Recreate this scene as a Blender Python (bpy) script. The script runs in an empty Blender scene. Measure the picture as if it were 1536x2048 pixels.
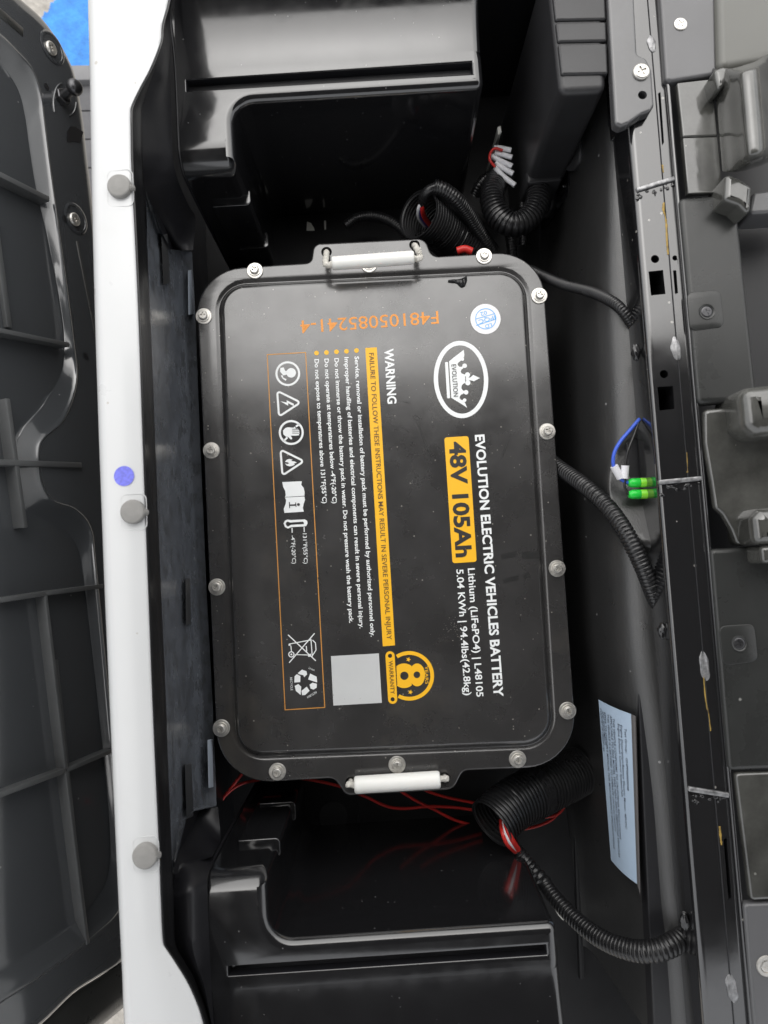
import bpy, bmesh, math, random
from mathutils import Vector, Matrix
from mathutils.geometry import tessellate_polygon
random.seed(7)
R = math.radians
sc = bpy.context.scene
col = sc.collection

# ------------------------------------------------------------------ camera
D = 0.71                    # lens height above the battery lid (lid flange = z 0)
FPX = 1420.0                # focal length in pixels of the 1536 x 2048 photograph
CR = Matrix.Rotation(R(-3.7), 3, 'Z') @ Matrix.Rotation(R(4.0), 3, 'X')
cam_d = bpy.data.cameras.new('camera')
cam = bpy.data.objects.new('camera', cam_d)
col.objects.link(cam)
cam.location = (0, 0, D)
cam.rotation_euler = CR.to_euler()
cam_d.sensor_fit = 'VERTICAL'
cam_d.sensor_height = 36
cam_d.sensor_width = 27
cam_d.lens = 36 * FPX / 2048
cam_d.clip_start = 0.01
cam_d.clip_end = 200
cam_d.dof.use_dof = True
cam_d.dof.focus_distance = 0.715
cam_d.dof.aperture_fstop = 6.5
sc.camera = cam

# ------------------------------------------------------------------ sky, sun, exposure
SUN_EL, SUN_AZ = R(63), R(4)          # azimuth measured from +Y towards -X
w = bpy.data.worlds.new('World')
sc.world = w
w.use_nodes = True
nt = w.node_tree
for n in list(nt.nodes): nt.nodes.remove(n)
out = nt.nodes.new('ShaderNodeOutputWorld')
bg = nt.nodes.new('ShaderNodeBackground')
sky = nt.nodes.new('ShaderNodeTexSky')
sky.sky_type = 'NISHITA'
sky.sun_disc = False
sky.sun_elevation = SUN_EL
sky.sun_rotation = -SUN_AZ
sky.air_density = 1.0
sky.dust_density = 6.0
sky.ozone_density = 1.0
hs = nt.nodes.new('ShaderNodeHueSaturation')
hs.inputs['Saturation'].default_value = 0.22
gm = nt.nodes.new('ShaderNodeGamma')          # thin overcast: evens the bright glow round the hidden sun with the rest
gm.inputs['Gamma'].default_value = 0.45
nt.links.new(sky.outputs[0], hs.inputs['Color'])
nt.links.new(hs.outputs[0], gm.inputs['Color'])
nt.links.new(gm.outputs[0], bg.inputs['Color'])
bg.inputs['Strength'].default_value = 0.15
nt.links.new(bg.outputs[0], out.inputs['Surface'])

sd = bpy.data.lights.new('sun', 'SUN')
sd.energy = 0.5
sd.angle = R(110)
sd.color = (1.0, 0.965, 0.91)
sun = bpy.data.objects.new('sun', sd)
col.objects.link(sun)
sv = Vector((-math.sin(SUN_AZ) * math.cos(SUN_EL), math.cos(SUN_AZ) * math.cos(SUN_EL), math.sin(SUN_EL)))
sun.rotation_euler = sv.to_track_quat('Z', 'Y').to_euler()
sun.location = sv * 5

sc.view_settings.view_transform = 'Standard'
sc.view_settings.look = 'None'
sc.view_settings.exposure = 2.15
sc.view_settings.gamma = 1.0
sc.view_settings.use_curve_mapping = False
sc.cycles.max_bounces = 8

# ------------------------------------------------------------------ measuring helpers (photo pixel -> point at a known depth)
CAMP = Vector((0, 0, D))
def ray(px, py):
    return CR @ Vector((px - 768.0, 1024.0 - py, -FPX))
def P(px, py, z=0.0):
    d = ray(px, py)
    return CAMP + d * ((z - D) / d.z)
def PX(px, py, X):
    d = ray(px, py)
    return CAMP + d * (X / d.x)
def PY(px, py, Y):
    d = ray(px, py)
    return CAMP + d * (Y / d.y)
def PL(px, py, p0, n):
    d = ray(px, py)
    return CAMP + d * ((p0 - CAMP).dot(n) / d.dot(n))
PXM = D / FPX               # metres per photo pixel on the lid

# ------------------------------------------------------------------ object helpers
def link(o):
    col.objects.link(o)
    return o
def tag(o, label, cat, group=None):
    o['label'] = label
    o['category'] = cat
    if group: o['group'] = group
    return o
def thing(name, loc, label, cat, group=None):
    o = bpy.data.objects.new(name, None)
    o.empty_display_size = 0.02
    o.location = loc
    link(o)
    return tag(o, label, cat, group)
def wloc(o):
    v = Vector((0, 0, 0))
    while o is not None:
        v = v + Vector(o.location)
        o = o.parent
    return v
def finish(me, m, smooth=40):
    if m is not None: me.materials.append(m)
    if smooth:
        me.shade_smooth()
        if smooth < 180: me.set_sharp_from_angle(angle=R(smooth))
    me.update()
def obj(name, vf, m, parent=None, smooth=40, kind=None, label=None, wn=False, origin=None, double=False):
    """vf = (verts, faces) in world coordinates; linked as ONE mesh object under parent."""
    verts, faces = vf
    if parent is not None:
        base = wloc(parent)
        lo = Vector((0, 0, 0))
    else:
        xs = [v[0] for v in verts]; ys = [v[1] for v in verts]; zs = [v[2] for v in verts]
        lo = Vector(origin) if origin is not None else Vector(((min(xs) + max(xs)) / 2, (min(ys) + max(ys)) / 2, min(zs)))
        base = lo
    me = bpy.data.meshes.new(name)
    me.from_pydata([tuple(Vector(v) - base) for v in verts], [], faces)
    finish(me, m, smooth)
    o = bpy.data.objects.new(name, me)
    if parent is not None: o.parent = parent
    o.location = lo
    link(o)
    if wn:
        md = o.modifiers.new('weighted_normal', 'WEIGHTED_NORMAL')
        md.keep_sharp = True
    if kind: o['kind'] = kind
    if label: o['label'] = label
    return o
def merge(*vfs):
    V, F = [], []
    for v, f in vfs:
        n = len(V)
        V += list(v)
        F += [tuple(i + n for i in q) for q in f]
    return V, F
def flat(pts):
    return [Vector((p[0], p[1], p[2] if len(p) > 2 else 0)) for p in pts]

# ------------------------------------------------------------------ curve / mesh helpers
def catmull(pts, k, closed=False):
    pts = [Vector(p) for p in pts]
    n = len(pts)
    if n < 3 and not closed:
        return [pts[0].lerp(pts[-1], i / k) for i in range(k + 1)]
    res = []
    rng = n if closed else n - 1
    for i in range(rng):
        p1, p2 = pts[i], pts[(i + 1) % n]
        p0 = pts[i - 1] if (i > 0 or closed) else p1 * 2 - p2
        p3 = pts[(i + 2) % n] if (i + 2 < n or closed) else p2 * 2 - p1
        for j in range(k):
            t = j / k
            res.append(0.5 * ((2 * p1) + (p2 - p0) * t + (2 * p0 - 5 * p1 + 4 * p2 - p3) * t * t + (3 * p1 - p0 - 3 * p2 + p3) * t ** 3))
    if not closed: res.append(pts[-1])
    return res
def resample(pts, ds):
    L = [0.0]
    for a, b in zip(pts, pts[1:]): L.append(L[-1] + (b - a).length)
    n = max(2, int(round(L[-1] / ds)))
    res, j = [], 0
    for i in range(n + 1):
        s = L[-1] * i / n
        while j < len(L) - 2 and L[j + 1] < s: j += 1
        t = (s - L[j]) / max(1e-9, L[j + 1] - L[j])
        res.append(pts[j].lerp(pts[j + 1], t))
    return res, L[-1]
def loft(rows, closed=False):
    m = len(rows[0])
    V = [p for r in rows for p in r]
    F = []
    for i in range(len(rows) - 1):
        for j in range(m if closed else m - 1):
            a, b = i * m + j, i * m + (j + 1) % m
            F.append((a, b, b + m, a + m))
    return V, F
def smooth_rows(rows, k, ck=0):
    colsn = len(rows[0])
    cols = [catmull([r[c] for r in rows], k) for c in range(colsn)]
    rr = [[cols[c][i] for c in range(colsn)] for i in range(len(cols[0]))]
    if ck: rr = [catmull(r, ck) for r in rr]
    return rr
def frames(path):
    T = []
    n = len(path)
    for i in range(n):
        t = path[min(n - 1, i + 1)] - path[max(0, i - 1)]
        T.append(t.normalized())
    u = T[0].orthogonal().normalized()
    out_ = []
    for i in range(n):
        u = (u - T[i] * u.dot(T[i]))
        u.normalize()
        out_.append((u.copy(), T[i].cross(u).normalized(), T[i]))
    return out_
def sweep(path, rad, sides=12, cap=True):
    fr = frames(path)
    rows = []
    for i, p in enumerate(path):
        r = rad(i) if callable(rad) else rad
        u, v, t = fr[i]
        rows.append([p + (u * math.cos(a) + v * math.sin(a)) * r for a in [2 * math.pi * k / sides for k in range(sides)]])
    V, F = loft(rows, True)
    if cap:
        n = len(V)
        F.append(tuple(range(sides))[::-1])
        F.append(tuple(range(n - sides, n)))
    return V, F
def tube(pts, r, sides=10, k=10):
    return sweep(catmull(pts, k), r, sides)
def hose(pts, r, pitch, depth=0.12, sides=18, ds_per=6, wall=0.0, taper=None, k=14):
    path, L = resample(catmull(pts, k), pitch / ds_per)
    n = len(path)
    prof = [1.0, 1.0, 0.94, 0.0, 0.0, 0.94] if ds_per == 6 else None
    def rad(i):
        s = prof[i % 6]
        rr = r * (1 - depth * (1 - s))
        if taper: rr *= taper(i / (n - 1))
        return rr
    V, F = sweep(path, rad, sides, cap=(wall == 0))
    if wall:
        V2, F2 = sweep(path, lambda i: rad(i) - wall, sides, cap=False)
        m = len(V)
        V += V2
        F += [tuple(q + m for q in f)[::-1] for f in F2]
        for e in (0, n - 1):
            for j in range(sides):
                a, b = e * sides + j, e * sides + (j + 1) % sides
                F.append((a, b, b + m, a + m))
    return V, F
def offset_loop(pts, d):
    """move every point of a closed XY loop outwards (d > 0) along its averaged normal."""
    n = len(pts)
    area = sum(pts[i].x * pts[(i + 1) % n].y - pts[(i + 1) % n].x * pts[i].y for i in range(n))
    s = 1 if area > 0 else -1
    res = []
    for i in range(n):
        a = (pts[i] - pts[i - 1]); b = (pts[(i + 1) % n] - pts[i])
        a.z = b.z = 0
        na = Vector((a.y, -a.x, 0)).normalized() * s
        nb = Vector((b.y, -b.x, 0)).normalized() * s
        m = na + nb
        if m.length < 1e-6: m = na
        m.normalize()
        c = max(0.5, m.dot(na))
        res.append(pts[i] + m * (d / c))
    return res
def round_poly(pts, rad, seg=6):
    pts = [Vector(p) for p in pts]
    n = len(pts)
    res = []
    for i in range(n):
        r = rad[i] if isinstance(rad, (list, tuple)) else rad
        p, a, b = pts[i], pts[i - 1], pts[(i + 1) % n]
        if r <= 0:
            res.append(p.copy()); continue
        da, db = (a - p).normalized(), (b - p).normalized()
        ang = da.angle(db)
        t = min(r / math.tan(ang / 2), (a - p).length * 0.49, (b - p).length * 0.49)
        r2 = t * math.tan(ang / 2)
        c = p + (da + db).normalized() * (r2 / math.sin(ang / 2))
        s0, s1 = p + da * t - c, p + db * t - c
        tot = s0.angle(s1)
        for k in range(seg + 1):
            f = k / seg
            v = (s0 * math.sin((1 - f) * tot) + s1 * math.sin(f * tot)) / max(1e-9, math.sin(tot))
            res.append(c + v)
    return res
def circle(c, r, n=24, z=None):
    c = Vector(c)
    return [Vector((c.x + r * math.cos(2 * math.pi * k / n), c.y + r * math.sin(2 * math.pi * k / n), c.z if z is None else z)) for k in range(n)]
def fill(loops):
    """triangulated flat region: first loop outer, the others holes."""
    V = [Vector(q) for lp in loops for q in lp]
    F = []
    for t in tessellate_polygon([[Vector(q) for q in lp] for lp in loops]):
        n = (V[t[1]] - V[t[0]]).cross(V[t[2]] - V[t[0]])
        if n.length < 1e-12: continue
        F.append(tuple(t) if n.z >= 0 else tuple(t)[::-1])
    return V, F
def prism(outline, z1, z0, bev=0.002, seg=3, holes=(), bottom=False):
    """upright solid with a rounded top edge."""
    o = [Vector((p.x, p.y, 0)) for p in outline]
    rows = []
    for k in range(seg + 1):
        a = math.pi / 2 * k / seg
        rows.append([Vector((p.x, p.y, z1 - bev * (1 - math.cos(a)))) for p in offset_loop(o, -bev * (1 - math.sin(a)))])
    rows.append([Vector((p.x, p.y, z0)) for p in o])
    top = fill([rows[0]] + [[Vector((q.x, q.y, z1)) for q in h] for h in holes])
    parts = [top, loft(rows, True)]
    for h in holes:
        parts.append(loft([[Vector((q.x, q.y, z1)) for q in h], [Vector((q.x, q.y, z0)) for q in h]], True))
    if bottom: parts.append(fill([rows[-1]]))
    return merge(*parts)
def weld_mesh(vf, d=1e-5):
    bm = bmesh.new()
    vs = [bm.verts.new(v) for v in vf[0]]
    for f in vf[1]:
        try: bm.faces.new([vs[i] for i in f])
        except ValueError: pass
    bmesh.ops.remove_doubles(bm, verts=bm.verts, dist=d)
    bmesh.ops.recalc_face_normals(bm, faces=bm.faces)
    for i, v in enumerate(bm.verts): v.index = i
    V = [v.co.copy() for v in bm.verts]
    F = [tuple(v.index for v in f.verts) for f in bm.faces]
    bm.free()
    return V, F
def solid(outline, z1, z0, bev=0.002, seg=3, holes=()):
    return weld_mesh(prism(outline, z1, z0, bev, seg, holes, bottom=True))
def box8(a, b):
    """8 corner points: a = lower loop of 4, b = upper loop of 4."""
    V = list(a) + list(b)
    return V, [(3, 2, 1, 0), (4, 5, 6, 7), (0, 1, 5, 4), (1, 2, 6, 5), (2, 3, 7, 6), (3, 0, 4, 7)]
def bevelled(vf, off, seg=2):
    bm = bmesh.new()
    vs = [bm.verts.new(v) for v in vf[0]]
    for f in vf[1]: bm.faces.new([vs[i] for i in f])
    bmesh.ops.recalc_face_normals(bm, faces=bm.faces)
    bmesh.ops.bevel(bm, geom=list(bm.edges), offset=off, segments=seg, affect='EDGES', profile=0.5)
    for i, v in enumerate(bm.verts): v.index = i
    V = [v.co.copy() for v in bm.verts]
    F = [tuple(v.index for v in f.verts) for f in bm.faces]
    bm.free()
    return V, F
def bar(A, B, wdt, hgt, up=Vector((0, 0, 1)), off=0.0006, seg=1):
    t = (B - A).normalized()
    s = t.cross(up).normalized() * (wdt / 2)
    h = up.normalized() * hgt
    return bevelled(box8([A - s - h, A + s - h, B + s - h, B - s - h], [A - s, A + s, B + s, B - s]), off, seg)
def lathe(prof, c, n=28, axis=None):
    c = Vector(c)
    q = axis.to_track_quat('Z', 'Y').to_matrix() if axis is not None else Matrix.Identity(3)
    rows = []
    for r, z in prof:
        rows.append([c + q @ Vector((r * math.cos(2 * math.pi * k / n), r * math.sin(2 * math.pi * k / n), z)) for k in range(n)])
    V, F = loft(rows, True)
    m = len(V)
    if prof[0][0] > 1e-6: F.append(tuple(range(n))[::-1])
    if prof[-1][0] > 1e-6: F.append(tuple(range(m - n, m)))
    return V, F
def blob(c, rx, ry, rz, seed, amp=0.3, n=10, rot=0.0):
    rnd = random.Random(seed)
    V, F = [], []
    ph = [rnd.uniform(0, 6.28) for _ in range(6)]
    rows = []
    for i in range(n + 1):
        th = math.pi * i / n
        row = []
        for j in range(2 * n):
            a = math.pi * j / n
            k = 1 + amp * (0.5 * math.sin(3 * a + ph[0] + 2 * th) + 0.35 * math.sin(5 * th + ph[1]) + 0.3 * math.sin(7 * a + ph[2] - 5 * th))
            x, y = math.sin(th) * math.cos(a) * rx * k, math.cos(th) * ry * (0.8 + 0.2 * k)
            z = math.sin(th) * math.sin(a) * rz * k
            row.append(Vector(c) + Vector((x * math.cos(rot) - y * math.sin(rot), x * math.sin(rot) + y * math.cos(rot), z)))
        rows.append(row)
    return loft(rows, True)

# ------------------------------------------------------------------ materials
def mat(name, base, rough, spec=0.5, metal=0.0, coat=0.0, var=0.0, vscale=20, rvar=0.0, rscale=30,
        bump=0.0, bscale=200, bdist=0.001, speck=0.0, sscale=140, scol=(0.35, 0.34, 0.32), stretch=None,
        patch=None, sss=0.0, anis=0.0, alpha=None):
    m = bpy.data.materials.new(name)
    m.use_nodes = True
    t = m.node_tree
    b = t.nodes['Principled BSDF']
    N, L = t.nodes.new, t.links.new
    b.inputs['Roughness'].default_value = rough
    b.inputs['Specular IOR Level'].default_value = spec
    b.inputs['Metallic'].default_value = metal
    b.inputs['Coat Weight'].default_value = coat
    b.inputs['Coat Roughness'].default_value = 0.08
    b.inputs['Anisotropic'].default_value = anis
    if sss:
        b.inputs['Subsurface Weight'].default_value = sss
        b.inputs['Subsurface Radius'].default_value = (0.01, 0.009, 0.008)
        b.inputs['Subsurface Scale'].default_value = 0.5
    tc = N('ShaderNodeTexCoord')
    vec = tc.outputs['Object']
    if stretch:
        mp = N('ShaderNodeMapping')
        mp.inputs['Scale'].default_value = stretch
        L(vec, mp.inputs['Vector'])
        vec = mp.outputs['Vector']
    def noise(scale, detail=6, rg=0.6):
        n = N('ShaderNodeTexNoise')
        n.inputs['Scale'].default_value = scale
        n.inputs['Detail'].default_value = detail
        n.inputs['Roughness'].default_value = rg
        L(vec, n.inputs['Vector'])
        return n.outputs['Fac']
    def ramp(fac, p0, c0, p1, c1):
        r = N('ShaderNodeValToRGB')
        r.color_ramp.elements[0].position = p0
        r.color_ramp.elements[0].color = (*c0, 1)
        r.color_ramp.elements[1].position = p1
        r.color_ramp.elements[1].color = (*c1, 1)
        L(fac, r.inputs['Fac'])
        return r.outputs['Color']
    def mix(fac, a, bb):
        x = N('ShaderNodeMix')
        x.data_type = 'RGBA'
        if hasattr(fac, 'links'): L(fac, x.inputs[0])
        else: x.inputs[0].default_value = fac
        for k, s in ((6, a), (7, bb)):
            if hasattr(s, 'links'): L(s, x.inputs[k])
            else: x.inputs[k].default_value = (*s, 1)
        return x.outputs[2]
    c = None
    if var:
        lo = tuple(max(0, x * (1 - var)) for x in base)
        hi = tuple(x * (1 + var) for x in base)
        c = ramp(noise(vscale), 0.3, lo, 0.7, hi)
    if patch:                              # (scale, threshold lo, hi, colour)
        f = ramp(noise(patch[0], 8, 0.62), patch[1], (0, 0, 0), patch[2], (1, 1, 1))
        c = mix(f, c if c is not None else base, patch[3])
    if speck:
        v = N('ShaderNodeTexVoronoi')
        v.inputs['Scale'].default_value = sscale
        v.inputs['Randomness'].default_value = 1
        L(vec, v.inputs['Vector'])
        pick = N('ShaderNodeSeparateColor')
        L(v.outputs['Color'], pick.inputs[0])
        d = N('ShaderNodeMath'); d.operation = 'MULTIPLY_ADD'
        L(pick.outputs[0], d.inputs[0])
        d.inputs[1].default_value = speck * 1.0
        d.inputs[2].default_value = -speck * 0.72
        lt = N('ShaderNodeMath'); lt.operation = 'LESS_THAN'
        L(v.outputs['Distance'], lt.inputs[0])
        L(d.outputs[0], lt.inputs[1])
        c = mix(lt.outputs[0], c if c is not None else base, scol)
    if c is not None: L(c, b.inputs['Base Color'])
    else: b.inputs['Base Color'].default_value = (*base, 1)
    if rvar:
        rr = N('ShaderNodeMapRange')
        L(noise(rscale, 5), rr.inputs[0])
        rr.inputs[1].default_value = 0.3; rr.inputs[2].default_value = 0.7
        rr.inputs[3].default_value = max(0.02, rough - rvar); rr.inputs[4].default_value = rough + rvar
        L(rr.outputs[0], b.inputs['Roughness'])
    if bump:
        bp = N('ShaderNodeBump')
        bp.inputs['Strength'].default_value = bump
        bp.inputs['Distance'].default_value = bdist
        L(noise(bscale, 3), bp.inputs['Height'])
        L(bp.outputs[0], b.inputs['Normal'])
    return m

M_lid = mat('painted_steel_black', (0.034, 0.033, 0.033), 0.22, spec=1.0, coat=0.25, var=0.25, vscale=14, rvar=0.07, rscale=22,
            bump=0.06, bscale=900, bdist=0.0004, speck=0.55, sscale=190, scol=(0.22, 0.21, 0.19), patch=(9, 0.56, 0.78, (0.06, 0.055, 0.048)))
M_case = mat('battery_case_black', (0.012, 0.012, 0.013), 0.45, var=0.2)
M_tub = mat('moulded_gloss_black', (0.010, 0.010, 0.011), 0.15, spec=1.0, coat=0.55, rvar=0.06, rscale=45, bump=0.06, bscale=16, bdist=0.002,
            speck=0.45, sscale=170, scol=(0.12, 0.12, 0.12))
M_liner = mat('textured_black_plastic', (0.026, 0.026, 0.026), 0.32, spec=1.0, bump=0.5, bscale=900, bdist=0.0006, rvar=0.05, speck=0.4, sscale=70, scol=(0.2, 0.2, 0.2))
M_wing = mat('satin_black_liner', (0.010, 0.010, 0.012), 0.42, spec=0.4, rvar=0.06, bump=0.05, bscale=60)
M_white = mat('white_gelcoat', (0.555, 0.563, 0.567), 0.32, coat=0.3, var=0.02, vscale=6, rvar=0.06, rscale=20, speck=0.35, sscale=60, scol=(0.42, 0.40, 0.37), patch=(5, 0.62, 0.9, (0.50, 0.495, 0.48)))
M_trim = mat('black_edge_trim', (0.012, 0.012, 0.013), 0.28, spec=0.5)
M_rubber = mat('grey_rubber', (0.24, 0.235, 0.225), 0.7, var=0.08, vscale=150, bump=0.1, bscale=600)
M_purple = mat('violet_paper_sticker', (0.155, 0.165, 0.66), 0.55, var=0.25, vscale=350)
M_seat = mat('seat_base_plastic', (0.060, 0.064, 0.069), 0.16, spec=1.0, coat=1.0, rvar=0.05, rscale=15, speck=0.3, sscale=60, scol=(0.2, 0.2, 0.2), bump=0.08, bscale=45, bdist=0.001)
M_rib = mat('seat_rib_plastic', (0.075, 0.078, 0.08), 0.4, spec=0.5, var=0.15)
M_steel = mat('zinc_steel', (0.66, 0.64, 0.60), 0.34, metal=0.75, var=0.12, vscale=400, rvar=0.08, rscale=300)
M_dark_steel = mat('dark_steel', (0.10, 0.10, 0.105), 0.35, metal=0.9, var=0.2, vscale=100)
M_handle = mat('milky_nylon', (0.80, 0.80, 0.77), 0.38, sss=0.25, var=0.02)
M_rope = mat('white_cord', (0.62, 0.60, 0.55), 0.8, bump=0.6, bscale=900, var=0.2, vscale=500)
M_hose = mat('black_conduit', (0.014, 0.014, 0.015), 0.30, spec=0.6, rvar=0.06)
M_tape = mat('black_tape', (0.015, 0.015, 0.016), 0.25, bump=0.5, bscale=250, rvar=0.1)
M_red = mat('red_wire', (0.55, 0.025, 0.02), 0.4)
M_blue = mat('blue_wire', (0.05, 0.12, 0.62), 0.4)
M_navy = mat('navy_wire', (0.02, 0.03, 0.22), 0.4)
M_wwire = mat('white_wire', (0.75, 0.75, 0.78), 0.45)
M_bwire = mat('black_wire', (0.02, 0.02, 0.02), 0.35)
M_green = mat('green_connector', (0.02, 0.62, 0.06), 0.3, sss=0.1)
M_greeny = mat('lime_connector_end', (0.25, 0.72, 0.04), 0.3)
M_rail = mat('gloss_black_steel', (0.012, 0.012, 0.013), 0.12, spec=1.0, coat=1.0, rvar=0.05, rscale=25, bump=0.05, bscale=30, bdist=0.001,
             speck=0.5, sscale=90, scol=(0.25, 0.24, 0.22))
M_plate = mat('folded_grey_plate', (0.085, 0.085, 0.088), 0.22, spec=0.9, var=0.15, vscale=14, rvar=0.06)
M_cover = mat('grey_strip_plastic', (0.028, 0.029, 0.028), 0.30, spec=0.5, var=0.12, vscale=18, rvar=0.06, speck=0.5, sscale=70, scol=(0.2, 0.2, 0.19))
M_coverlite = mat('light_grey_strip', (0.10, 0.10, 0.104), 0.35, spec=0.7, var=0.08, vscale=12)
M_bracket = mat('film_covered_bracket', (0.060, 0.060, 0.055), 0.13, spec=1.0, coat=0.4, var=0.5, vscale=22, rvar=0.07, rscale=24, bump=0.25, bscale=22, bdist=0.003, speck=0.4, sscale=80, scol=(0.2, 0.2, 0.18))
M_box = mat('controller_plastic', (0.028, 0.028, 0.030), 0.42, spec=0.5, var=0.12, vscale=30, bump=0.15, bscale=400, bdist=0.0004)
M_frost = mat('frosted_grey_sheet', (0.105, 0.114, 0.13), 0.22, spec=1.0, var=0.25, vscale=24, rvar=0.1, rscale=60, patch=(85, 0.50, 0.60, (0.075, 0.08, 0.088)), stretch=(1, .7, 1), bump=0.1, bscale=90)
M_frostlite = mat('pale_sheet_edge', (0.42, 0.47, 0.54), 0.4)
M_frostdark = mat('sheet_slot_tab', (0.035, 0.036, 0.038), 0.5, var=0.2)
M_floor = mat('black_floor_pan', (0.008, 0.008, 0.009), 0.5, spec=0.3, rvar=0.08)
M_pale = mat('painted_gap_daylight', (0.75, 0.75, 0.70), 0.7)
M_ground = mat('grey_concrete', (0.34, 0.32, 0.29), 0.9, var=0.25, vscale=60, bump=0.6, bscale=120, bdist=0.004)
M_bluepaint = mat('blue_road_paint', (0.035, 0.21, 0.60), 0.7, var=0.3, vscale=30, bump=0.9, bscale=90, bdist=0.004, speck=0.5, sscale=26, scol=(0.4, 0.5, 0.75))
M_mat = mat('ribbed_rubber_mat', (0.09, 0.09, 0.095), 0.7, var=0.15, vscale=60)
M_mattrim = mat('grey_sill_trim', (0.16, 0.16, 0.165), 0.6, var=0.1)
M_roof = mat('roof_underside', (0.03, 0.031, 0.034), 0.6)
M_pw = mat('white_print', (0.78, 0.80, 0.80), 0.45)
M_po = mat('amber_print', (0.86, 0.46, 0.015), 0.45)
M_pline = mat('orange_line_print', (0.62, 0.28, 0.05), 0.45)
M_pserial = mat('orange_inkjet_print', (0.78, 0.30, 0.05), 0.5, var=0.15, vscale=900)
M_pd = mat('dark_print', (0.025, 0.024, 0.024), 0.45)
M_pd2 = mat('brown_print', (0.12, 0.06, 0.02), 0.5)
M_pblue = mat('blue_stamp_print', (0.10, 0.42, 0.85), 0.5)
M_pnavy = mat('navy_print', (0.06, 0.07, 0.10), 0.5)
M_paper = mat('white_sticker', (0.80, 0.79, 0.80), 0.5)
M_label = mat('silver_blue_label', (0.42, 0.53, 0.66), 0.28, spec=0.7, var=0.05, vscale=30)
M_labelback = mat('label_backing', (0.10, 0.095, 0.095), 0.4)
M_yellow = mat('yellow_paint_streak', (0.34, 0.22, 0.04), 0.5, var=0.4, vscale=180)
M_weld_glint = mat('weld_and_glint_metal', (0.28, 0.28, 0.285), 0.40, metal=0.6, var=0.6, vscale=220, rvar=0.1)
M_weldpaint = mat('painted_weld', (0.012, 0.012, 0.013), 0.15, spec=0.8)
M_void = mat('void_black', (0.010, 0.010, 0.012), 0.5)
M_olive = mat('olive_grey_panel', (0.12, 0.12, 0.108), 0.4, spec=0.6, var=0.06, vscale=10)
M_blank = mat('blank_grey_patch', (0.52, 0.53, 0.53), 0.5, var=0.04)
M_smear = mat('dark_smear', (0.016, 0.016, 0.016), 0.35, spec=0.7)
M_dust = mat('settled_dust', (0.16, 0.15, 0.13), 0.8, var=0.4, vscale=300)

# ================================================================== BATTERY
ZP = 0.0040                 # top of the raised centre panel of the lid
ZD = ZP + 0.00025           # first print layer
bat = thing('battery_pack', (0.0, 0.04, -0.15),
            'black lithium battery pack with amber and white print on its lid', 'battery')
corner = [(391, 540, .047), (622, 525, .006), (627, 487, .009), (850, 476, .011), (864, 513, .009), (1084, 500, .047),
          (1157, 1532, .050), (926, 1542, .009), (907, 1580, .012), (692, 1592, .010), (668, 1557, .010), (437, 1570, .052)]
lid_out = round_poly([P(x, y) for x, y, r in corner], [r for x, y, r in corner], 10)
panel_c = [P(441, 574), P(1046, 545), P(1102, 1485), P(477, 1510)]
def panel_ring(d, z):
    rp = round_poly(panel_c, .026, 10)
    return [Vector((p.x, p.y, z)) for p in offset_loop(rp, d)]
hole_px = [(653, 504), (829, 490), (702, 1565), (889, 1556)]
holes = [circle(P(x, y), .0055, 20, 0) for x, y in hole_px]
rings = [panel_ring(.0075, 0), panel_ring(.0055, -.0007), panel_ring(.0035, -.0018), panel_ring(.0018, -.0016), panel_ring(.0002, .0008),
         panel_ring(-.0010, .0026), panel_ring(-.0024, .0036), panel_ring(-.0042, ZP)]
edge = []
for a, z in ((-.0020, 0), (-.0009, -.0003), (-.0002, -.0010), (0, -.0022), (0, -.012)):
    edge.append([Vector((p.x, p.y, z)) for p in offset_loop(lid_out, a)])
flange = fill([edge[0], rings[0]] + holes)
lid_vf = weld_mesh(merge(flange, loft(rings, True), fill([rings[-1]]), loft(edge, True),
                         *[loft([h, [Vector((p.x, p.y, -.01)) for p in h]], True) for h in holes]))
obj('lid', lid_vf, M_lid, bat, smooth=50, wn=True)
case_out = [Vector((p.x, p.y, 0)) for p in round_poly([P(410, 562), P(1066, 524), P(1136, 1508), P(455, 1545)], .03, 8)]
obj('battery_case', solid(case_out, -.012, -.148, .002), M_case, bat)

# ---- flange screws: one built, thirteen copies
def cross_outline(a, b, z, c=Vector((0, 0, 0))):
    q = [(-b, -a), (b, -a), (b, -b), (a, -b), (a, b), (b, b), (b, a), (-b, a), (-b, b), (-a, b), (-a, -b), (-b, -b)]
    return [Vector((x, y, z)) + c for x, y in q]
def screw_head(r, h, c=Vector((0, 0, 0))):
    cr = cross_outline(r * .58, r * .14, 0)
    rows = [circle((0, 0, 0), r, 24, 0), circle((0, 0, 0), r, 24, h * .6), circle((0, 0, 0), r * .93, 24, h * .85), circle((0, 0, 0), r * .8, 24, h)]
    v = merge(loft(rows, True), fill([rows[-1], [Vector((p.x, p.y, h)) for p in cr]]),
              loft([[Vector((p.x, p.y, h)) for p in cr], [Vector((p.x, p.y, h * .45)) for p in cr]], True),
              fill([[Vector((p.x, p.y, h * .45)) for p in cr]]))
    return [p + c for p in v[0]], v[1]
screw_px = [(408, 633), (423, 901), (434, 1174), (443, 1456), (510, 542), (738, 530), (968, 513), (1078, 592),
            (1094, 863), (1114, 1137), (1135, 1421), (1035, 1518), (794, 1529), (555, 1543)]
first = None
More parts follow.
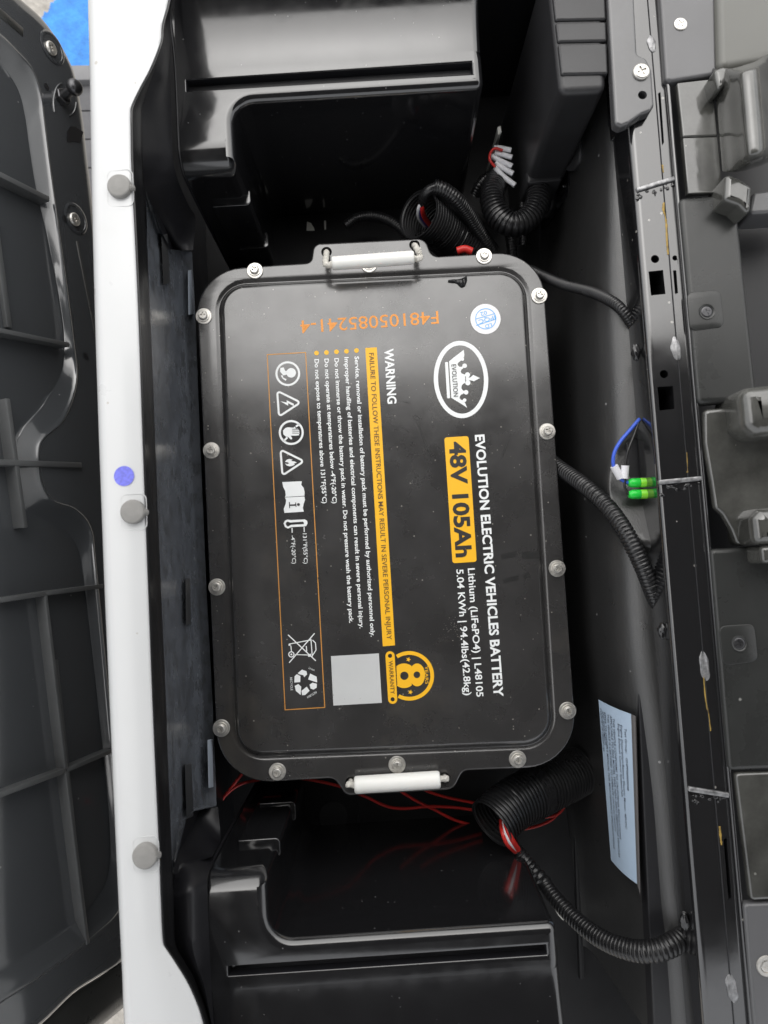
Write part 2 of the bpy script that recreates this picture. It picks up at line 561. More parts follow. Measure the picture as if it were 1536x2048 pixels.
for i, (x, y) in enumerate(screw_px):
    loc = P(x, y, 0) - Vector(bat.location)
    if first is None:
        me = bpy.data.meshes.new('screw')
        v = screw_head(.0046, .0032, Vector((0, 0, .0030)))
        me.from_pydata([tuple(p) for p in v[0]], [], v[1]); finish(me, M_steel, 35)
        first = bpy.data.objects.new('screw', me); first.parent = bat; first.location = loc; link(first)
        mw = bpy.data.meshes.new('washer')
        v = lathe([(.0084, 0), (.0084, .0010), (.0079, .0016), (.0062, .0017), (.0060, .0030), (.0040, .0031)], (0, 0, 0), 32)
        mw.from_pydata([tuple(p) for p in v[0]], [], v[1]); finish(mw, M_steel, 35)
        wa = bpy.data.objects.new('washer', mw); wa.parent = first; link(wa)
    else:
        s = first.copy(); s.location = loc; s.rotation_euler = (0, 0, i * 1.3); link(s); s.parent = bat
        q = wa.copy(); link(q); q.parent = s

# ---- two pull handles: milky sleeve on a white cord
def rope(pts, r):
    path, L = resample(catmull(pts, 12), .0007)
    fr = frames(path)
    rows = []
    for i, p in enumerate(path):
        u, v, t = fr[i]
        row = []
        for k in range(12):
            a = 2 * math.pi * k / 12
            rr = r * (1 + .16 * math.cos(3 * (a + i * .16)))
            row.append(p + (u * math.cos(a) + v * math.sin(a)) * rr)
        rows.append(row)
    V, F = loft(rows, True)
    n = len(V)
    F += [tuple(range(12))[::-1], tuple(range(n - 12, n))]
    return V, F
def handle(a, b, za, zb, r, h1, h2, label, side):
    A, B = P(*a, za), P(*b, zb)
    t = (B - A).normalized()
    path, L = resample([A, B], .002)
    n = len(path)
    V, F = [], []
    rows = []
    q = t.to_track_quat('Z', 'Y').to_matrix()
    prof = [(r * .62, 0), (r * .86, 0), (r * .97, .0012), (r, .003), (r, L - .003), (r * .97, L - .0012), (r * .86, L), (r * .62, L)]
    g = obj('handle', lathe(prof, A, 28, t), M_handle, bat, 60, label=label)
    for hp, E, s in ((h1, A, -1), (h2, B, 1)):
        H = P(*hp, 0)
        mid = E + t * s * .006 + Vector((0, 0, -.002))
        low = Vector((H.x, H.y, -.012))
        obj('cord', rope([E - t * s * .004, mid, H.lerp(mid, .35) + Vector((0, 0, .002)), H + Vector((0, 0, -.001)), low], .0029), M_rope, g, 60)
    return g
handle((664, 527), (828, 515), .031, .031, .0066, (653, 504), (829, 490), 'milky white pull handle standing above the top edge of the lid', 1)
handle((709, 1570), (880, 1559), .010, .010, .0082, (702, 1565), (889, 1556), 'milky white pull handle lying flat at the bottom edge of the lid', -1)
# frayed cord end beside the upper handle
frv = []
rnd = random.Random(3)
E = P(834, 505, .029)
for k in range(26):
    d = Vector((rnd.uniform(.2, 1), rnd.uniform(-.9, .9), rnd.uniform(-.6, .7))).normalized() * rnd.uniform(.003, .0058)
    frv.append(tube([E, E + d * .6 + Vector((0, 0, .0006)), E + d], .0006, 5, 3))
o = obj('frayed_cord_end', merge(*frv), M_rope, bat, 60, kind='stuff')

# ---- flat print on the lid
def polys(name, loops, m, parent=bat, z=ZD):
    """one flat print: loops = list of (outer, hole, hole...) in photo pixels."""
    vf = merge(*[fill([[P(x, y, z) for x, y in lp] for lp in (l if isinstance(l[0][0], (tuple, list)) else [l])]) for l in loops])
    return obj(name, vf, m, parent, smooth=0)
def pc(c, r, n=24, ry=None):
    return [(c[0] + r * math.cos(2 * math.pi * k / n), c[1] + (ry or r) * math.sin(2 * math.pi * k / n)) for k in range(n)]
def line(a, b, w_):
    d = math.hypot(b[0] - a[0], b[1] - a[1]); nx, ny = -(b[1] - a[1]) / d * w_ / 2, (b[0] - a[0]) / d * w_ / 2
    return [(a[0] + nx, a[1] + ny), (b[0] + nx, b[1] + ny), (b[0] - nx, b[1] - ny), (a[0] - nx, a[1] - ny)]
def rp(pts, r, seg=5):
    return [(p.x, p.y) for p in round_poly([Vector((x, y, 0)) for x, y in pts], r, seg)]
def inset(pts, d):
    return [(p.x, p.y) for p in offset_loop([Vector((x, y, 0)) for x, y in pts], d)]
_H = {}
def text_mesh(s, bold):
    cu = bpy.data.curves.new('lettering', 'FONT')
    cu.body = s
    cu.size = 1
    cu.resolution_u = 3
    cu.offset = bold
    to = bpy.data.objects.new('lettering', cu)
    me = bpy.data.meshes.new_from_object(to)
    V = [v.co.copy() for v in me.vertices]
    F = [tuple(p.vertices) for p in me.polygons]
    bpy.data.objects.remove(to); bpy.data.curves.remove(cu); bpy.data.meshes.remove(me)
    return V, F
def cap_height(bold):
    if bold not in _H:
        V, F = text_mesh('H', bold)
        _H[bold] = (max(v.y for v in V), min(v.y for v in V))
    return _H[bold]
def text(name, s, A, B, cap, m, bold=0.0, z=ZD, parent=bat, pt=None, vcap=None):
    """lettering whose baseline runs from pixel A to pixel B; cap = cap height in pixels."""
    pt = pt or (lambda x, y: P(x, y, z))
    V, F = text_mesh(s, bold)
    x0, x1 = min(v.x for v in V), max(v.x for v in V)
    h1, h0 = cap_height(bold)
    d = math.hypot(B[0] - A[0], B[1] - A[1])
    ex = ((B[0] - A[0]) / d, (B[1] - A[1]) / d)
    ey = vcap or (ex[1], -ex[0])
    W = []
    for v in V:
        u = (v.x - x0) / (x1 - x0) * d
        q = (v.y - h0) / (h1 - h0) * cap
        W.append(pt(A[0] + ex[0] * u + ey[0] * q, A[1] + ex[1] * u + ey[1] * q))
    return obj(name, (W, F), m, parent, smooth=0)

Z3 = lambda x, y: (500 + x / 4.8, 680 + y / 4.8)
Z4 = lambda x, y: (500 + x / 4.8, 1040 + y / 4.8)
Z5 = lambda x, y: (800 + x / 4.096, 660 + y / 4.096)
Z6 = lambda x, y: (800 + x / 4.267, 1100 + y / 4.267)
ZW = lambda x, y: (740 + x / 9.6, 1260 + y / 9.6)
ZS = lambda x, y: (720 + x / 3.657, 450 + y / 3.657)
B1, B2 = .030, .016

text('title_lettering', 'EVOLUTION ELECTRIC VEHICLES BATTERY', (949.5, 870), (987.5, 1394), 19.5, M_pw, B1)
polys('amber_rating_plate', [rp([(888.6, 875), (937, 872), (953.5, 1123.5), (905, 1126.5)], 5)], M_po)
text('rating_lettering', '48V 105Ah', (897.5, 884), (911.5, 1115), 33, M_pd, .034, z=ZD + .00025)
text('chemistry_lettering', 'Lithium (LiFePO4) | L48105', (935.5, 1137), (953, 1394), 14, M_pw, B2)
text('capacity_lettering', '5.04 KWh | 94.4lbs(42.8kg)', (912.5, 1139), (929, 1391), 14, M_pw, B2)
text('warning_lettering', 'WARNING', (768.3, 698), (775, 808), 18.5, M_pw, B1)
polys('amber_warning_strip', [[(730.6, 696), (753.5, 694.6), (790, 1290.6), (765.6, 1292.7)]], M_po)
text('strip_lettering', 'FAILURE TO FOLLOW THESE INSTRUCTIONS MAY RESULT IN SEVERE PERSONAL INJURY', (738, 706), (774, 1279.6), 9.5, M_pd2, .008, z=ZD + .00025)
body = [('Service, removal or installation of battery pack must be performed by authorized personnel only.', (709, 713), (741.5, 1273.5)),
        ('Improper handling of batteries and electrical components can result in severe personal injury.', (688.7, 714.4), (719, 1257)),
        ('Do not immerse or throw the battery pack in water. Do not pressure wash the battery pack.', (668.6, 716.5), (698.5, 1246)),
        ('Do not operate at temperatures below -4\u00b0F(-20\u00b0C)', (648.6, 717.5), (665, 1007)),
        ('Do not expose to temperatures above 131\u00b0F(55\u00b0C)', (628.8, 718.5), (645, 1007))]
for s, a, b in body:
    text('instruction_lettering', s, a, b, 8.8, M_pw, .022)
for x, y in ((713, 701), (693, 702.5), (673, 703.5), (653, 705), (633, 706)):
    polys('bullet_dot', [pc((x, y), 4.7, 16)], M_po)
text('serial_lettering', 'F48105085241-4', (876, 622), (600, 641.5), 25, M_pserial, .004)

# the oval maker's emblem: ring, crown, bar and its lettering
oc = (922, 759)
def oval(a, b, n=56, rot=R(-3)):
    return [(oc[0] + a * math.cos(t) * math.cos(rot) - b * math.sin(t) * math.sin(rot), oc[1] + a * math.cos(t) * math.sin(rot) + b * math.sin(t) * math.cos(rot))
            for t in [2 * math.pi * k / n for k in range(n)]]
polys('emblem_ring', [[oval(54.5, 77.4), oval(45.8, 68.4)]], M_pw)
crown = [(402, 258), (440, 225), (480, 195), (522, 163), (527, 200), (524, 222), (505, 246), (484, 262), (472, 274), (472, 286), (484, 300), (500, 302), (514, 296),
         (520, 312), (503, 325), (497, 340), (503, 354), (520, 362), (534, 366), (534, 432), (516, 442), (505, 456), (503, 476), (512, 492), (527, 500),
         (520, 522), (500, 530), (490, 545), (488, 560), (500, 572), (520, 577), (535, 600), (549, 637), (520, 617), (480, 592), (420, 556)]
polys('emblem_crown', [[Z5(*q) for q in crown]], M_pw)
polys('emblem_crown_bead', [[Z5(*q) for q in pc(c, r, 18)] for c, r in (((510, 238), 15), ((530, 293), 19), ((541, 510), 19), ((529, 575), 15),
                                                                     ((553, 367), 21), ((556, 433), 21))], M_pw, z=ZD + .0002)
polys('emblem_crown_spire', [[Z5(*q) for q in ((540, 385), (575, 390), (600, 368), (655, 394), (605, 420), (577, 412), (540, 415))]], M_pw, z=ZD + .0003)
polys('emblem_bar', [rp([Z5(368, 264), Z5(393, 261), Z5(411, 559), Z5(386, 561)], 2)], M_pw)
text('emblem_lettering', 'EVOLUTION', Z5(421, 283), Z5(440, 546), 9.2, M_pd, .0, z=ZD + .0004)

# inspection sticker
st = polys('round_inspection_sticker', [pc((971, 638), 30.2, 40)], M_paper, z=ZD + .0001)
polys('stamp_ring', [[pc((971.5, 637.5), 21, 36), pc((971.5, 637.5), 19.6, 36)]], M_pblue, st, z=ZD + .0003)
polys('stamp_rule', [line(ZS(845, 688), ZS(985, 648), 1.3), line(ZS(850, 735), ZS(993, 688), 1.3)], M_pblue, st, z=ZD + .0003)
text('stamp_lettering', '02', ZS(924, 626), ZS(878, 640), 7.5, M_pblue, 0, z=ZD + .0003, parent=st)
text('stamp_lettering', 'IPQC', ZS(985, 660), ZS(866, 695), 8, M_pblue, 0, z=ZD + .0003, parent=st)
text('stamp_lettering', 'LD', ZS(962, 718), ZS(912, 730), 7.5, M_pblue, 0, z=ZD + .0003, parent=st)

# amber framed pictogram panel
fr_o = [(533.5, 708.5), (612, 704), (650.4, 1415.6), (569.4, 1420.6)]
polys('pictogram_frame', [[fr_o, inset(fr_o, -1.7)]], M_pline)
def ring_icon(c, r, w_=4.2):
    return [pc(c, r, 32), pc(c, r - w_, 32)]
c1, c2 = Z3(363, 323), Z3(396, 888)
icon1 = [ring_icon(c1, 24.8), [Z3(*q) for q in pc((395, 315), 46, 24)],
         [Z3(*q) for q in ((352, 332), (320, 340), (288, 302), (292, 268), (322, 262), (340, 300), (352, 296))],
         [Z3(*q) for q in ((296, 342), (310, 336), (322, 362), (352, 378), (342, 392), (314, 372))]]
polys('face_pictogram', icon1, M_pw)
def tri_icon(a, b, c, w_=4.0):
    t = rp([a, b, c], 6, 6)
    return [t, inset(t, -w_)]
BOLT = ((.12, 1), (-.40, -.06), (-.06, -.06), (-.24, -1), (.42, .16), (.06, .16), (.46, 1))
FLAME = ((-.02, 1), (.20, .50), (.30, .72), (.52, .25), (.58, -.15), (.46, -.55), (.12, -.85), (.24, -.50), (.10, -.15), (-.04, -.42), (-.10, -.85), (-.46, -.55), (-.58, -.12), (-.44, .32), (-.26, .10), (-.20, .60))
def upr(shape, c, s): return [Z3(c[0] + u * s, c[1] + r_ * s) for r_, u in shape]
polys('shock_pictogram', [tri_icon(Z3(505, 598), Z3(250, 472), Z3(270, 752)),
                          upr(BOLT, (356, 604), 64)], M_pw)
hand = [(340, 845), (360, 838), (420, 842), (424, 832), (436, 838), (438, 852), (460, 852), (466, 862), (474, 872), (472, 884), (476, 895), (470, 905), (470, 915), (440, 918), (390, 918),
        (404, 940), (404, 952), (392, 955), (366, 930), (340, 925), (320, 905), (316, 870)]
polys('no_touch_pictogram', [ring_icon(c2, 25), [Z3(*q) for q in hand], [Z3(*q) for q in line((440, 832), (476, 806), 18)], [Z3(*q) for q in line((322, 972), (360, 934), 18)]], M_pw)
polys('finger_gap', [[Z3(*q) for q in line((404, yy - 2), (470, yy), 5)] for yy in (858, 876, 895)], M_pd, z=ZD + .0003)
polys('fire_pictogram', [tri_icon(Z3(538, 1162), Z3(282, 1036), Z3(303, 1318)),
                         upr(FLAME, (388, 1177), 62)], M_pw)
polys('manual_pictogram', [[Z3(*q) for q in ((310, 1364), (400, 1360), (498, 1356), (492, 1390), (515, 1420), (524, 1460), (522, 1496), (335, 1507), (343, 1490), (338, 1450), (318, 1410))],
                           [Z3(*q) for q in ((336, 1512), (522, 1502), (528, 1536), (516, 1570), (508, 1610), (516, 1648), (425, 1654), (330, 1660), (324, 1620), (343, 1570), (346, 1535))]], M_pw)
polys('manual_letter', [[Z3(*q) for q in pc((465, 1579), 14, 16)], [Z3(*q) for q in ((375, 1580), (435, 1576), (435, 1560), (442, 1560), (446, 1602), (438, 1602), (438, 1590), (376, 1594))],
                        [Z3(*q) for q in ((374, 1556), (382, 1556), (385, 1614), (377, 1614))]], M_pd, z=ZD + .0003)
th_o = [(322, 1760), (335, 1735), (360, 1724), (395, 1728), (525, 1722), (548, 1735), (553, 1760), (540, 1785), (520, 1790), (400, 1796), (365, 1810), (335, 1795)]
th_i = [(342, 1763), (350, 1748), (365, 1744), (385, 1752), (510, 1744), (516, 1752), (518, 1768), (395, 1774), (365, 1790), (350, 1782)]
polys('thermometer_pictogram', [[[Z3(*q) for q in th_o], [Z3(*q) for q in th_i]], [Z3(*q) for q in line((519, 1796), (521, 1842), 9)], [Z3(*q) for q in line((403, 1802), (405, 1850), 9)]], M_pw)
text('temperature_lettering', '131\u00b0F(55\u00b0C)', Z4(507, 130), Z4(518, 420), 7.6, M_pw, .008)
text('temperature_lettering', '-4\u00b0F(-20\u00b0C)', Z4(393, 148), Z4(406, 420), 7.6, M_pw, .008)
binl = [line((365, 1102), (632, 1352), 10), line((620, 1088), (376, 1370), 10), line((372, 1192), (590, 1150), 9), line((585, 1142), (598, 1312), 9),
        line((600, 1152), (628, 1180), 9), line((628, 1178), (634, 1250), 9), line((634, 1248), (600, 1300), 9), line((430, 1292), (560, 1296), 8),
        line((378, 1192), (382, 1206), 20), line((392, 1206), (398, 1264), 9), line((570, 1286), (574, 1312), 30), line((540, 1210), (545, 1262), 9)]
polys('crossed_bin_pictogram', [[Z4(*q) for q in l] for l in binl] + [[[Z4(*q) for q in pc((397, 1290), 30, 20)], [Z4(*q) for q in pc((397, 1290), 20, 20)]],
                                                                     [Z4(*q) for q in pc((397, 1290), 9, 12)]], M_pw)
rec = [[(458, 1470), (500, 1436), (542, 1452), (548, 1482), (520, 1510), (512, 1490), (470, 1480)],
       [(558, 1530), (578, 1474), (640, 1505), (645, 1560), (600, 1545)],
       [(572, 1580), (600, 1562), (642, 1572), (640, 1610), (610, 1628), (582, 1618)],
       [(494, 1640), (545, 1600), (572, 1640), (530, 1680), (500, 1682)],
       [(430, 1592), (464, 1575), (492, 1600), (486, 1680), (440, 1640)],
       [(425, 1560), (428, 1500), (450, 1480), (484, 1498), (482, 1556)]]
polys('recycle_pictogram', [[Z4(*q) for q in l] for l in rec], M_pw)
text('recycle_lettering', 'RECYCLE', Z4(384, 1512), Z4(392, 1636), 4.2, M_pw, 0)
text('recycle_lettering', 'RETURN', Z4(632, 1642), Z4(545, 1696), 4.2, M_pw, 0)
text('recycle_lettering', 'Li-ion', Z4(562, 1428), Z4(616, 1450), 4.2, M_pw, 0)
# blank white patch where the photograph has its scan code
polys('blank_white_patch', [[Z4(777, 1307), Z4(1237, 1280), Z4(1266, 1755), Z4(800, 1782)]], M_blank)
# warranty badge
a_, b_ = ZW(385, 495), ZW(435, 1330)
ux, uy = (b_[0] - a_[0]) / 87.1, (b_[1] - a_[1]) / 87.1
def capsule(r, n=12):
    res = []
    for k in range(n + 1):
        t = math.pi * k / n
        res.append((a_[0] - ux * r * math.sin(t) + uy * r * math.cos(t), a_[1] - uy * r * math.sin(t) - ux * r * math.cos(t)))
    for k in range(n + 1):
        t = math.pi * k / n
        res.append((b_[0] + ux * r * math.sin(t) - uy * r * math.cos(t), b_[1] + uy * r * math.sin(t) + ux * r * math.cos(t)))
    return res
polys('warranty_pill', [[capsule(9.2), pc(a_, 4.2, 16), pc(b_, 4.2, 16)]], M_po)
text('warranty_lettering', 'WARRANTY', ZW(358, 592), ZW(398, 1232), 8.0, M_pd2, .006, z=ZD + .0003)
bc = ZW(755, 880)
def arc(r0, r1, t0, t1, n=48):
    o_ = [(bc[0] + r1 * math.cos(t0 + (t1 - t0) * k / n), bc[1] + r1 * math.sin(t0 + (t1 - t0) * k / n)) for k in range(n + 1)]
    i_ = [(bc[0] + r0 * math.cos(t1 - (t1 - t0) * k / n), bc[1] + r0 * math.sin(t1 - (t1 - t0) * k / n)) for k in range(n + 1)]
    return o_ + i_
polys('warranty_ring', [arc(42, 49.5, R(-123), R(118))], M_po)
lobe = [ZW(508, 740)] + [ZW(655 + 235 * math.cos(t), 878 + 236 * math.sin(t)) for t in [R(-128 + 4.5 * k) for k in range(18)]] + \
       [ZW(788, 722)] + [ZW(905 + 152 * math.cos(t), 862 + 220 * math.sin(t)) for t in [R(-132 + 8.4 * k) for k in range(32)]] + \
       [ZW(796, 1025)] + [ZW(655 + 235 * math.cos(t), 878 + 236 * math.sin(t)) for t in [R(50 + 4.5 * k) for k in range(18)]] + [ZW(524, 1052)]
polys('warranty_figure', [[lobe, [ZW(*q) for q in pc((659, 878), 80, 24)], [ZW(*q) for q in pc((900, 860), 64, 20)]]], M_po)
def star(c, r):
    return [ZW(c[0] + (r if k % 2 == 0 else r * .45) * math.cos(R(36 * k)), c[1] + (r if k % 2 == 0 else r * .45) * math.sin(R(36 * k))) for k in range(10)]
polys('warranty_star', [star((738, 566), 50)], M_po)
polys('warranty_star', [star((776, 1192), 50)], M_po)
text('years_lettering', 'YEARS', ZW(1052, 690), ZW(1062, 1036), 6.4, M_po, .008)

# scratches, tape residue and a pinch of dust on the paint
for a, b, w_ in (((835, 843), (848, 880), 1.0), ((848, 880), (863, 912), 1.3), ((802, 852), (819, 863), 1.0), ((808, 803), (818, 805), 1.2), ((1019, 875), (1003, 915), 1.6), ((636, 1155), (642, 1168), 2.0)):
    polys('scratch', [line(a, b, w_)], M_smear, z=ZD + .0003)
for q in ([(1003, 1108), (1033, 1104), (1034, 1113), (1004, 1118)], [(1043, 1104), (1078, 1103), (1080, 1117), (1045, 1118)], [(1007, 1158), (1037, 1150), (1038, 1158), (1009, 1165)], [(1046, 1150), (1056, 1145), (1060, 1152), (1050, 1156)]):
    polys('tape_residue', [q], M_smear, z=ZD + .0001)
rnd = random.Random(11)
dv = []
for k in range(170):
    cx, cy = (rnd.gauss(912, 13), rnd.gauss(1258, 15)) if k < 90 else (rnd.uniform(560, 1060), rnd.uniform(760, 1460))
    r_ = rnd.uniform(.25, .75)
    dv.append(fill([[P(cx + r_ * math.cos(t), cy + r_ * math.sin(t), ZD + .00045) for t in (0, 1.2, 2.5, 3.8, 5.0)]]))
obj('dust_grains', merge(*dv), M_dust, bat, 0, kind='stuff')

# scrap of torn tape lying on the lid
rows = []
for k, (x, y, w_, z) in enumerate(((896, 562, 4, .0010), (906, 561.5, 6, .0022), (914, 563, 9, .0010), (922, 565, 16, .0030), (928, 564, 19, .0014), (933, 559, 15, .0060))):
    rows.append([P(x, y - w_ / 2, ZP + z), P(x + 1, y, ZP + z + .0012), P(x, y + w_ / 2, ZP + z * .6)])
tp = obj('tape_scrap', loft(smooth_rows(rows, 4, 3)), M_tape, None, 60, origin=P(915, 562, ZP))
md = tp.modifiers.new('thickness', 'SOLIDIFY'); md.thickness = .0003
tag(tp, 'torn scrap of black tape lying on the lid near the upper handle', 'tape')

# ================================================================== GROUND, SILL AND MAT SEEN PAST THE SEAT
ZG = -0.75
g = obj('ground', fill([[Vector((-6, -6, ZG)), Vector((6, -6, ZG)), Vector((6, 6, ZG)), Vector((-6, 6, ZG))]]), M_ground, None, 0, kind='structure')
g['label'] = 'grey concrete ground with a patch of blue paint'
bl = []
base = [(150, -90), (112, -6), (96, 20), (83, 34), (60, 90), (20, 170), (330, 170), (330, -90)]
rnd = random.Random(5)
for i, a in enumerate(base):
    b = base[(i + 1) % len(base)]
    for k in range(14):
        t = k / 14
        j = 3.5 if i < 5 else 0
        bl.append(P(a[0] + (b[0] - a[0]) * t + rnd.uniform(-j, j), a[1] + (b[1] - a[1]) * t + rnd.uniform(-j, j), ZG + .004))
o = obj('blue_painted_marking', fill([bl]), M_bluepaint, None, 0, kind='structure')
o['label'] = 'bright blue paint on the concrete ground'
ZM = -0.40
mt = thing('cab_floor', P(190, 260, ZM - .03), 'grey ribbed rubber cab floor with a pale sill, between the seat and the white body', 'floor mat')
def pxbox(name, pts, z1, z0, m, parent, bev=.002, r=0, **k):
    q = [P(x, y, z1) for x, y in pts]
    if r: q = round_poly(q, r, 5)
    return obj(name, solid(q, z1, z0, bev, 2), m, parent, **k)
pxbox('sill_trim', [(100, 130), (300, 127), (300, 157), (100, 161)], ZM + .012, ZM - .03, M_mattrim, mt, .003)
y = 166
while y < 620:
    pxbox('mat_strip', [(96, y), (300, y - 2), (300, y + 53), (96, y + 55)], ZM, ZM - .02, M_mat, mt, .0015)
    y += 57
obj('mat_underlay', solid([P(90, 162, ZM - .006), P(310, 160, ZM - .006), P(310, 640, ZM - .006), P(90, 640, ZM - .006)], ZM - .006, ZM - .02, .001), M_mat, mt)

# ================================================================== UPTURNED SEAT BASE
NS = Vector((.94, 0, .34)).normalized()
S0 = P(165, 400, -.05)
def PS(px, py, d=0.0):
    return PL(px, py, S0 + NS * d, NS)
seat = thing('upturned_seat', S0 + Vector((0, -.1, -.1)), 'dark plastic underside of the flipped-up seat, ribbed and glossy, beside the white body', 'seat')
T = [((-30, -70), (-80, 20), (-90, 90)), ((10, -35), (-30, 50), (-36, 112)), ((42, 0), (0, 70), (-8, 122)), ((81, 35), (34, 103), (18, 152)), ((112, 76), (65, 139), (38, 192)),
     ((137, 120), (82, 188), (49, 242)), ((151, 158), (88, 232), (57, 300)), ((165, 237), (100, 330), (71, 385)), ((173, 310), (115, 440), (90, 462)),
     ((188, 440), (131, 556), (108, 548)), ((203, 640), (147, 683), (127, 668)), ((208, 760), (153, 765), (120, 742)),
     ((214, 850), (128, 838), (84, 808)), ((217, 890), (88, 876), (42, 858)), ((220, 920), (78, 906), (24, 910)), ((222, 960), (82, 962), (24, 968)),
     ((225, 990), (104, 1000), (46, 1016)), ((229, 1020), (150, 1018), (110, 1050)), ((235, 1062), (181, 1056), (150, 1092)), ((240, 1150), (191, 1130), (165, 1160)),
     ((256, 1400), (216, 1385), (192, 1385)), ((270, 1650), (240, 1642), (216, 1626)), ((278, 1760), (247, 1772), (216, 1738)), ((268, 1870), (234, 1824), (190, 1796)),
     ((243, 1921), (195, 1863), (140, 1850)), ((195, 1953), (140, 1908), (80, 1892)), ((146, 1985), (65, 1961), (10, 1932)), ((80, 2048), (0, 2003), (-60, 1962)), ((0, 2105), (-60, 2042), (-120, 2002))]
DR = .0105
rows = []
for o_, l0, l2 in T:
    def L(a, b, t): return (a[0] + (b[0] - a[0]) * t, a[1] + (b[1] - a[1]) * t)
    e = L(o_, l0, .04)
    far = (-190, l2[1])
    rows.append([PS(*o_, -.020), PS(*o_, -.006), PS(*e, 0), PS(*L(o_, l0, .5), 0), PS(*L(o_, l0, .93), .0), PS(*l0, .0006), PS(*L(l0, l2, .08), -.0003), PS(*L(l0, l2, .20), -.0019),
                 PS(*L(l0, l2, .50), -.0050), PS(*L(l0, l2, .80), -.0081), PS(*L(l0, l2, .94), -.0094), PS(*L(l0, l2, 1.12), -DR + .0003), PS(*L(l2, far, .4), -DR), PS(*far, -DR)])
sh = smooth_rows(rows, 5, 3)
o = obj('base_shell', loft(sh), M_seat, seat, 60)
# cushion border below the shell
rowsc = [[PS(*o_, -.020), PS(*o_, -.008), PS((o_[0] + q[0]) / 2, (o_[1] + q[1]) / 2, -.009), PS(*q, -.012), PS(q[0] + 6, q[1] + 5, -.05)] for o_, q in
         (((266, 1896), (300, 1962)), ((243, 1925), (247, 2005)), ((196, 1957), (221, 2027)), ((147, 1989), (195, 2048)), ((81, 2052), (140, 2094)), ((0, 2108), (60, 2160)))]
obj('cushion_border', loft(smooth_rows(rowsc, 4, 2)), M_cover, seat, 60)
def rib(a, b, wdt=.0032, top=.0012, name='rib', m=M_rib, bot=-.0135):
    A, B = PS(*a, top), PS(*b, top)
    return obj(name, bar(A, B, wdt, top - bot, NS, .0006, 2), m, seat)
rib((-60, 318), (99, 398), .0055, .004)
rib((-40, 652), (139, 689), .0045, .004)
rib((-40, 923), (164, 930), .0055, .003)
rib((16, 797), (52, 1055), .0050, .0025)
rib((-40, 1207), (92, 1187), .0045)
rib((92, 1187), (207, 1172), .0045)
rib((92, 1190), (134, 1538), .0040)
rib((134, 1542), (177, 1888), .0040)
rib((-40, 1606), (133, 1541), .0045)
rib((135, 1540), (224, 1502), .0045)
rib((-10, 430), (20, 655), .0060, -.006)
rib((112, 1320), (160, 1780), .006, -.0085)
rib((155, 482), (196, 690), .0022, .0015, 'edge_bead', M_cover, -.004)
rib((-30, -2), (47, 65), .010, .0006, 'moulded_pad', M_cover, -.004)
def dark_recess(c, r, name='screw_recess', rr=.5, m=M_void, d=.0006):
    C = PS(*c, d)
    return obj(name, lathe([(r * 1.25, 0), (r * 1.12, .0008), (r, .0006), (r * .9, -.003), (0, -.004)], C, 24, NS), m, seat, 60)
for c in ((105, 95), (152, 437)):
    q = dark_recess(c, .0135, m=M_seat)
    v = screw_head(.0070, .003)
    qm = NS.to_track_quat('Z', 'Y').to_matrix()
    C = PS(c[0] - 4, c[1] + 2, .001)
    sq = obj('screw', ([C + qm @ p for p in v[0]], v[1]), M_steel, seat)
for c, r in (((93, 173), .0032), ((130, 437), .0034), ((171, 711), .0034)):
    obj('pilot_hole', lathe([(r, .0004), (0, .0005)], PS(*c, .0006), 14, NS), M_void, seat)
# moulded pocket and ball stud
pk = [[PS(*q, .0008) for q in r] for r in ([(137, 300), (139, 300)], [(136, 268), (150, 262)], [(138, 255), (160, 262)], [(143, 250), (166, 264)], [(150, 251), (167, 268)], [(158, 254), (165, 282)])]
obj('pocket', loft([[PS(134, 282, .0008), PS(134, 282, .0008)], [PS(135, 262, .0008), PS(136, 284, .0008)], [PS(141, 253, .0008), PS(146, 282, .0008)], [PS(150, 253, .0008), PS(157, 285, .0008)], [PS(167, 264, .0008), PS(160, 285, .0008)]]), M_void, seat, 0)
B0 = PS(122, 197, 0)
ax = (NS + Vector((0, .12, .25))).normalized()
nut = lathe([(.0085, 0), (.0085, .006), (.0075, .0068)], B0, 6, ax)
sb = obj('ball_stud', merge(lathe([(.0052, 0), (.0052, .012), (.0048, .014)], B0 + ax * .0066, 20, ax),
                            lathe([(.0022 + .0065 * math.sin(t) if 0 < k < 12 else .004 * (k == 0), -.0068 * math.cos(t)) for k, t in [(k, math.pi * k / 12) for k in range(13)]], B0 + ax * .024, 20, ax)), M_dark_steel, seat, 50)
obj('stud_nut', nut, M_dark_steel, sb, 20)
obj('stud_seat_ring', merge(sweep([PS(124 + 17 * math.cos(t), 205 + 38 * math.sin(t), .0004) for t in [R(150 + 8 * k) for k in range(16)]], .0009, 6),
                            sweep([PS(138 + 14 * math.cos(t), 205 + 26 * math.sin(t), .0004) for t in [R(0 + 9 * k) for k in range(11)]], .0009, 6)), M_seat, sb, 60)

